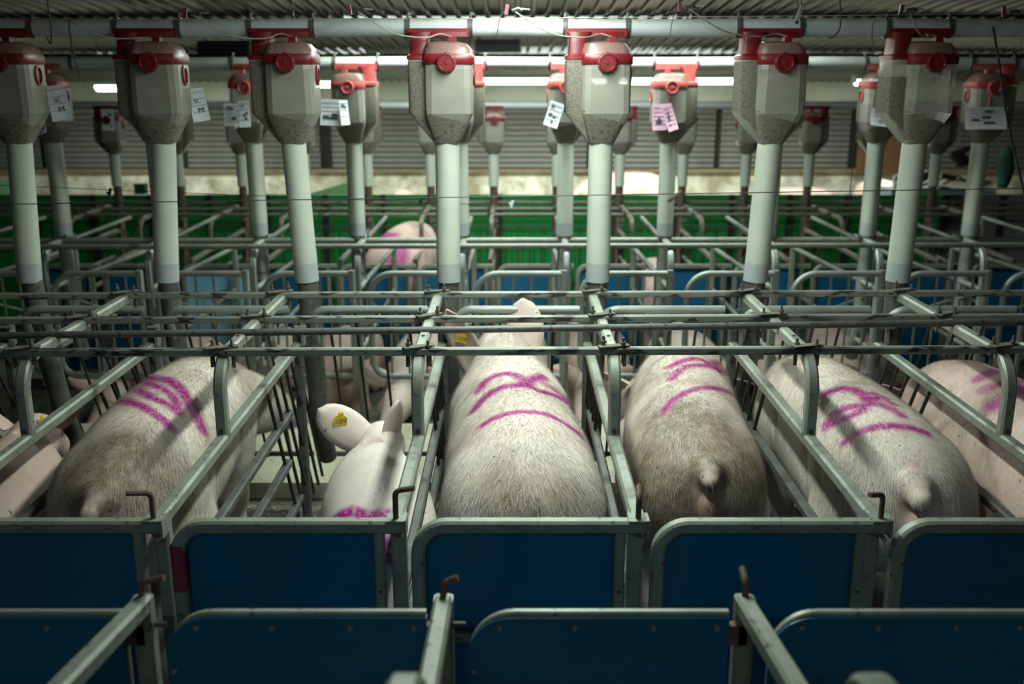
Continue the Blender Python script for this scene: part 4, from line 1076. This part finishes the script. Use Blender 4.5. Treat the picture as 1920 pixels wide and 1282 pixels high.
# ear tags
def ear_tag(parent, pos, nrm, up, w_=.050, h_=.050, text='2201'):
    up = Vector(up).normalized(); nrm = Vector(nrm); nrm = (nrm-up*nrm.dot(up)).normalized(); sd = up.cross(nrm)
    R = Matrix((sd, up, nrm)).transposed().to_4x4(); R.translation = Vector(pos)
    pts = [(-w_/2,-h_*.6), (w_/2,-h_*.6), (w_/2,0), (w_*.22,h_*.2), (w_*.16,h_*.42), (-w_*.16,h_*.42), (-w_*.22,h_*.2), (-w_/2,0)]
    me = MB().rings([[Vector((x,y,0)) for x, y in pts], [Vector((x,y,.003)) for x, y in pts]]).mesh('ear_tag', 'skin_tag')
    t = obj('ear_tag', me, parent, None, 'yellow plastic ear tag'); t.matrix_local = R
    MB().disc((0,h_*.22,.003), (0,0,1), .005, .004, .003, 10).build('stud', 'skin_tag', t)
    cu = bpy.data.curves.new('digits', 'FONT'); cu.body = text; cu.size = h_*.42; cu.align_x = 'CENTER'; cu.extrude = .0002
    to = bpy.data.objects.new('digits', cu); COL.objects.link(to); bpy.context.view_layer.update()
    m_ = bpy.data.meshes.new_from_object(to.evaluated_get(bpy.context.evaluated_depsgraph_get())); bpy.data.objects.remove(to)
    m_.materials.clear(); m_.materials.append(M['ink']); q = obj('digits', m_, t, (0, -h_*.42, .0035))
    return t
def on_ear(pig, px, py):
    me = pig.data; mw = Matrix.Translation(pig.location) @ pig.rotation_euler.to_matrix().to_4x4()
    bvh = BVHTree.FromPolygons([mw @ v.co for v in me.vertices], [tuple(p.vertices) for p in me.polygons])
    q = bvh.ray_cast(CAMP, ray(px, py).normalized(), 20)
    if q[0] is None: return None, None
    r = ray(px, py).normalized(); n = q[1] if q[1].dot(r) < 0 else -q[1]
    return mw.inverted() @ q[0], mw.to_3x3().inverted() @ n
for pig, px, py, tx in ((PIG2, 637, 783, '2201'), (PIG3, 868, 627, '2214'), (PIG0, 75, 792, '9506')):
    p, n_ = on_ear(pig, px, py)
    if p is None: p, n_ = on_ear(pig, px+12, py+12)
    if p is not None: ear_tag(pig, p+n_*.010, n_, (.1,0,1), text=tx)

# --- second row pigs (facing us) and others far behind
spS = [(0,.02,.58,.165,.19), (0,.2,.63,.205,.245), (0,.45,.64,.215,.25), (0,.7,.645,.205,.245), (0,.93,.65,.18,.22), (0,1.08,.61,.145,.175)]
hdS = [(0,1.08,.61,.14,.165), (.02,1.22,.55,.115,.13), (.03,1.32,.47,.098,.11), (.03,1.40,.38,.07,.075), (.03,1.47,.30,.055,.06)]
eS = [((-.09,1.26,.63), (-.75,.25,.1), (.2,-.5,.8), .19, .075, -.02, .04), ((.13,1.26,.63), (.75,.25,.1), (.2,.5,-.8), .19, .075, -.02, .04)]
V, F, E = pig_mesh(spS, stand_legs(), hdS, eS, (), .024, False, 2)
def far_pig(V, F, E, label, loc, rz, mat='pig_skin_pink', group=None):
    return finish_pig('pig', label, V, F, E, loc, rz, mat, group=group)
spL = [(0,.02,.20,.19,.19), (0,.25,.24,.235,.23), (0,.5,.25,.24,.235), (0,.75,.24,.225,.225), (0,.95,.25,.19,.20), (0,1.08,.26,.15,.16)]
hdL = [(0,1.08,.26,.14,.15), (.04,1.2,.25,.115,.125), (.07,1.3,.20,.095,.10), (.09,1.40,.15,.068,.07), (.10,1.48,.12,.055,.055)]
legL = [[(s*.15,y,.12,.09),(s*.22,y+.12,.06,.05),(s*.2,y+.25,.03,.035)] for s in (-1,1) for y in (.15,.85)]
eL = [((-.06,1.22,.36), (-.7,.3,.3), (.2,-.5,.8), .19, .075, -.02, .04), ((.15,1.22,.36), (.7,.3,.3), (.2,.5,-.8), .19, .075, -.02, .04)]
VL, FL_, EL = pig_mesh(spL, legL, hdL, eL, (), .024, False, 2)
A0 = far_pig(V, F, E, 'big pink pig standing sideways in the far pen right of centre', (at(1245,340,14.3).x, 14.3, -.12), PI/2+.1); A0.scale = (.98,)*3
B0 = far_pig(VL, FL_, EL, 'white pig of the second row lying with lowered head behind the sitting pig', (-.60, 7.45, -.19), PI-.06, 'pig_skin')
def again(src, label, loc, rz, mat=None):
    c = src.copy(); COL.objects.link(c); c.location = loc; c.rotation_euler.z = rz; c['label'] = label
    if mat: c.data = src.data.copy(); c.data.materials.clear(); c.data.materials.append(M[mat])
    return c
rowz = -.19
for X, rz, lab, mt in ((-2.46,-.04,'pinkish second-row pig lying at the far left behind the bars',None), (-1.84,.05,'second-row pig lying behind the dirty pig at left','pig_skin'),
        (-1.21,-.03,'pale second-row pig lying behind the third feed tube',None), (.02,.04,'pale second-row pig lying behind the centre pig','pig_skin'), (.64,-.05,'tan second-row pig lying right of the raised head',None),
        (1.26,.03,'white backed second-row pig lying behind the brown-rumped pig','pig_skin'), (1.88,.04,'grey-pink second-row pig lying behind the right drop tube','pig_skin'), (2.50,-.05,'dark pinkish second-row pig lying at the right edge',None)):
    again(B0, lab, (X, 7.42+.1*math.sin(X*3), rowz), PI+rz, mt or 'pig_skin_pink')
V3, F3, _e = pig_mesh(spS, stand_legs(), hdS, eS, (), .024, True, 2)
eS3 = [(tuple(q*1.17 for q in e_[0]),)+tuple(e_[1:]) for e_ in eS]
P3r = finish_pig('pig', 'third-row pig with magenta patches standing behind the blue gate left of centre', V3*1.17, F3, eS3, (-1.04, 8.28, -.27), -.10, 'pig_skin_pink',
    strokes=[(.045, [(708,442),(735,440)]), (.05, [(752,468),(748,505)], 1.), (.035, [(730,486),(738,490)])])
again(A0, 'pinkish back of a third-row pig just above the blue gate right of centre', (1.37, 8.3, -.42), 0.03)
# far pens, raised floor
struct(MB().box((0, 13.0, -.37), (20, 3.6, .5)).build('floor', 'concrete'))
for px, Y, sc, rz, lab in ((748,13.0,.80,PI,'round pale back of a pig far off left of the centre tube'), (1665,13.0,.98,PI+.05,'far pale pig beside the rightmost drop tubes'), (1595,13.0,.80,PI/2,'far pink pig just above the green partition at right')):
    o = again(A0, lab, (at(px,340,Y).x, Y+.75, -.12), rz); o.scale = (sc,)*3
# ------------------------------------------------------------------ wires, cords, hooks and odds and ends
def wire(label, pts, r, mat='wire', cat='wire', name='wire', parts=None):
    o = MB().tube([Vector(p) for p in pts], r, 6).build(name, mat); tag(o, label, cat); return o
def sagline(a, b, sag, n=14):
    return [a.lerp(b, i/n) + Vector((0,0,-sag*4*(i/n)*(1-i/n))) for i in range(n+1)]
wire('thin dark wire stretched across the front feed tubes', sagline(at(-60,384,4.12), at(1990,352,4.12), .0), .0022)
wire('thin wire stretched behind the front feed tubes at left', sagline(at(-60,345,4.9), at(1000,388,4.9), .0), .0018)
wire('pull string strung above the front conveyor pipe', sagline(at(-60,36,4.05), at(1990,24,4.05), .008), .0016, 'cord', 'string', 'pull_string')
# stick hanging on the wire
a, c = at(1252,377,4.10), at(1279,359,4.10)
t = thing('stick', 'short dark wooden stick caught on the wire right of centre', 'stick', a)
MB().tube([(0,0,0), tuple(c-a)], .0075, 7, square=True, side=(0,1,0)).build('rod', 'wood_stick', t)
MB().tube([(c-a)*.6+Vector((0,0,-.012)), (c-a)*.98+Vector((-.004,0,.008))], .004, 6).build('splinter', 'wood_stick', t)
for (x, y, Y, lab, mt, L) in ((960,382,4.9,'small pale scrap caught on the rear wire in the centre','paper_white',.035), (790,378,4.9,'small grey knot on the rear wire left of the centre tube','crust',.04), (206,362,4.9,'black clothes peg on the rear wire at left','black_plastic',.05)):
    p = at(x, y, Y); t = thing('wire_scrap', lab, 'scrap', p)
    MB().box((0,0,0), (.012,.008,L), Matrix.Rotation(.25, 3, 'Y')).build('strip', mt, t, False)
    MB().box((-.008,0,.002), (.014,.007,.012)).build('knot', mt, t, False)
# maroon clips on the string with cords to the lids
clips = [(347,25,240,75), (655,18,520,76), (950,18,720,74), (1275,12,1120,68), (1690,18,1480,62), (1882,22,1790,70)]
lidx = [(-1.43+.03), -.884, -.24, .402, 1.11, 1.716]
for i, (x, y, xx, yy) in enumerate(clips):
    p = at(x, y, 4.05)
    t = thing('string_clip', 'small maroon clip on the pull string, %s' % nth(i, 6), 'clip', p, 'maroon clips on the pull string')
    MB().box((0,0,0), (.014,.012,.038), Matrix.Rotation(.15*(-1)**i, 3, 'Y')).build('body', 'maroon', t, False)
    MB().tube([(.02,0,-.004),(.045,0,.004),(.06,0,-.004)], .007, 6).build('knot', 'rod_dark', t)
    MB().tube([(.045,0,.004),(.09,0,-.0)], .003, 5).build('tail', 'cord', t)
for i in range(5):
    x = clips[i][0]; p = at(x+16, clips[i][1]+4, 4.05); q = Vector((lidx[i+1] if i > 0 else lidx[0], FYR-.05, 1.82+.425))
    if i == 0: q = Vector((-.884, FYR-.05, 1.82+.425))
    pts = [p, p.lerp(q, .35)+Vector((0,0,-.045)), p.lerp(q, .7)+Vector((0,0,-.03)), q+Vector((-.05,0,.012)), q]
    S = crom([tuple(v_) for v_ in pts], 5)
    wire('pale cord from the string clip to the red lid, %s' % nth(i, 5), [Vector(v_) for v_ in S], .0028, 'cord', 'cord', 'lid_cord')
p = at(140,25,4.05); q = Vector((-1.43, FYR-.05, 2.245)); S = crom([tuple(at(128,35,4.05)), tuple(at(150,50,4.05)), tuple(at(200,70,4.1)), tuple(at(240,72,4.15)), tuple(q)], 5)
wire('pale cord from the left edge string to the second hopper lid', [Vector(v_) for v_ in S], .0028, 'cord', 'cord', 'lid_cord')
# hanging hooks and chains
def hang(label, pix, Y, r, mat='wire', cat='wire', name='hanging_wire'):
    S = crom([tuple(at(x, y, Y)) for x, y in pix], 5); wire(label, [Vector(v_) for v_ in S], r, mat, cat, name)
hang('bent wire hook hanging over the conveyor pipe at upper left', [(84,-40),(90,10),(96,60),(95,82),(88,70)], 4.18, .003)
hang('twisted dark wire hanging from the conveyor at left', [(128,32),(132,70),(140,110),(150,146)], 4.18, .003)
hang('hooked black wire hanging before the conveyor pipe at right', [(1570,-40),(1576,20),(1574,55),(1560,70),(1553,68)], 4.18, .003)
hang('thin wire dropping below the conveyor at right', [(1690,20),(1645,30),(1635,60),(1638,96)], 4.1, .0025)
hang('thin wire loop dropping over the pipe right of centre', [(1275,14),(1262,35),(1255,72)], 4.1, .002)
hang('short thin wire hanging near the centre right feeder', [(945,20),(936,40),(932,66)], 4.1, .002)
hang('black cable slanting down at the right edge', [(1862,50),(1872,110),(1890,230),(1920,360),(1940,440)], 4.15, .0055, 'black_plastic', 'cable', 'cable')
hang('knotted string hanging from the second conveyor at right', [(1612,140),(1609,220),(1600,300),(1588,420)], 6.11, .003, 'wire', 'string', 'hanging_string')
hang('small white-green hanging lamp cord at the upper left', [(178,-30),(180,60),(182,120)], 8.0, .003, 'cord', 'string', 'pull_string')
# suspension chains: links
lk = MB().tube([(.009*math.cos(a), 0, .016*math.sin(a)) for a in [2*PI*i/10 for i in range(11)]], .003, 5, side=(0,1,0)).mesh('link', 'galvanised_dark', True)
for i, (x, Y, ybot, lab) in enumerate([(551, 4.27, 45, 'hanging chain holding the conveyor above the third hopper'), (1497, 4.27, 36, 'hanging chain holding the conveyor above the sixth hopper')]):
    b_ = at(x, ybot, Y); n = int((ceil_z(Y)-.03-b_.z)/.027)
    t = thing('chain', lab, 'chain', b_, 'chains holding the conveyor pipe')
    for j in range(n):
        l = obj('link', lk, t, (0, 0, .012+.027*j)); l.rotation_euler.z = (j % 2)*PI/2
a = at(1493,45,4.2); c = at(1503,10,4.2)
t = thing('strap', 'pale flat strap standing up from the conveyor clip at right', 'strap', a)
MB().box(tuple((c-a)/2), (.012,.003,(c-a).length), Matrix.Rotation(.28, 3, 'Y')).build('strip', 'galvanised_pipe', t, False)
MB().disc(tuple((c-a)*.1), (0,-1,0), .008, .008, .004, 8).build('rivet', 'rod_dark', t)
# clutter at the right background
a = at(1760,352,11.6)
t = thing('equipment_heap', 'heap of grey equipment behind the green partition at right', 'equipment', (a.x, 11.6, a.z))
rs = random.Random(3)
for j in range(16):
    MB().box((rs.uniform(-.5,.6), rs.uniform(-.1,.1), rs.uniform(.0,.17)), (rs.uniform(.05,.25), rs.uniform(.05,.15), rs.uniform(.015,.06)), Matrix.Rotation(rs.uniform(-.5,.5), 3, 'Y')).build('piece', rs.choice(['grey_box','rod_dark','galvanised_pipe','black_plastic']), t, False)
MB().box((-.35,.05,.03), (.30,.1,.22)).build('case', 'grey_box', t, False); MB().box((.0,.05,-.42), (1.2,.4,.82)).build('cabinet', 'grey_box', t, False)
a = at(1880,352,6.9); c = at(1890,275,6.9)
R = []
for i in range(9):
    f = i/8; w_ = .055*(.55+.45*math.sin(f*2.6)); R.append([Vector((a.x+(c.x-a.x)*f+w_*math.cos(q)*(1+.25*math.sin(3*q+i)), 6.9+.03*math.sin(q), a.z+(c.z-a.z)*f)) for q in [2*PI*j/12 for j in range(12)]])
o = MB().rings(R).build('hanging_cloth', 'green_cloth', None, 'full'); tag(o, 'dark green rag hanging beside the right drop tube', 'cloth'); MB().tube([(c.x,6.9,c.z-.01),(c.x,6.9,ceil_z(6.9))], .003, 6).build('string', 'wire', o)
a = at(1800,312,11.0); R = []
for i in range(9):
    f = i/8; w_ = .12*math.sin(.4+f*2.4); R.append([Vector((a.x+.05*math.sin(i)+w_*math.cos(q)*(1+.3*math.sin(2*q+i)), 11+.05*math.sin(q), a.z+.22*f)) for q in [2*PI*j/12 for j in range(12)]])
o = MB().rings(R).build('hanging_cloth', 'dark_cloth', None, 'full'); tag(o, 'crumpled purplish cloth hung up at the right background', 'cloth'); MB().tube([(a.x,11,a.z+.2),(a.x,11,ceil_z(11))], .003, 6).build('string', 'wire', o)
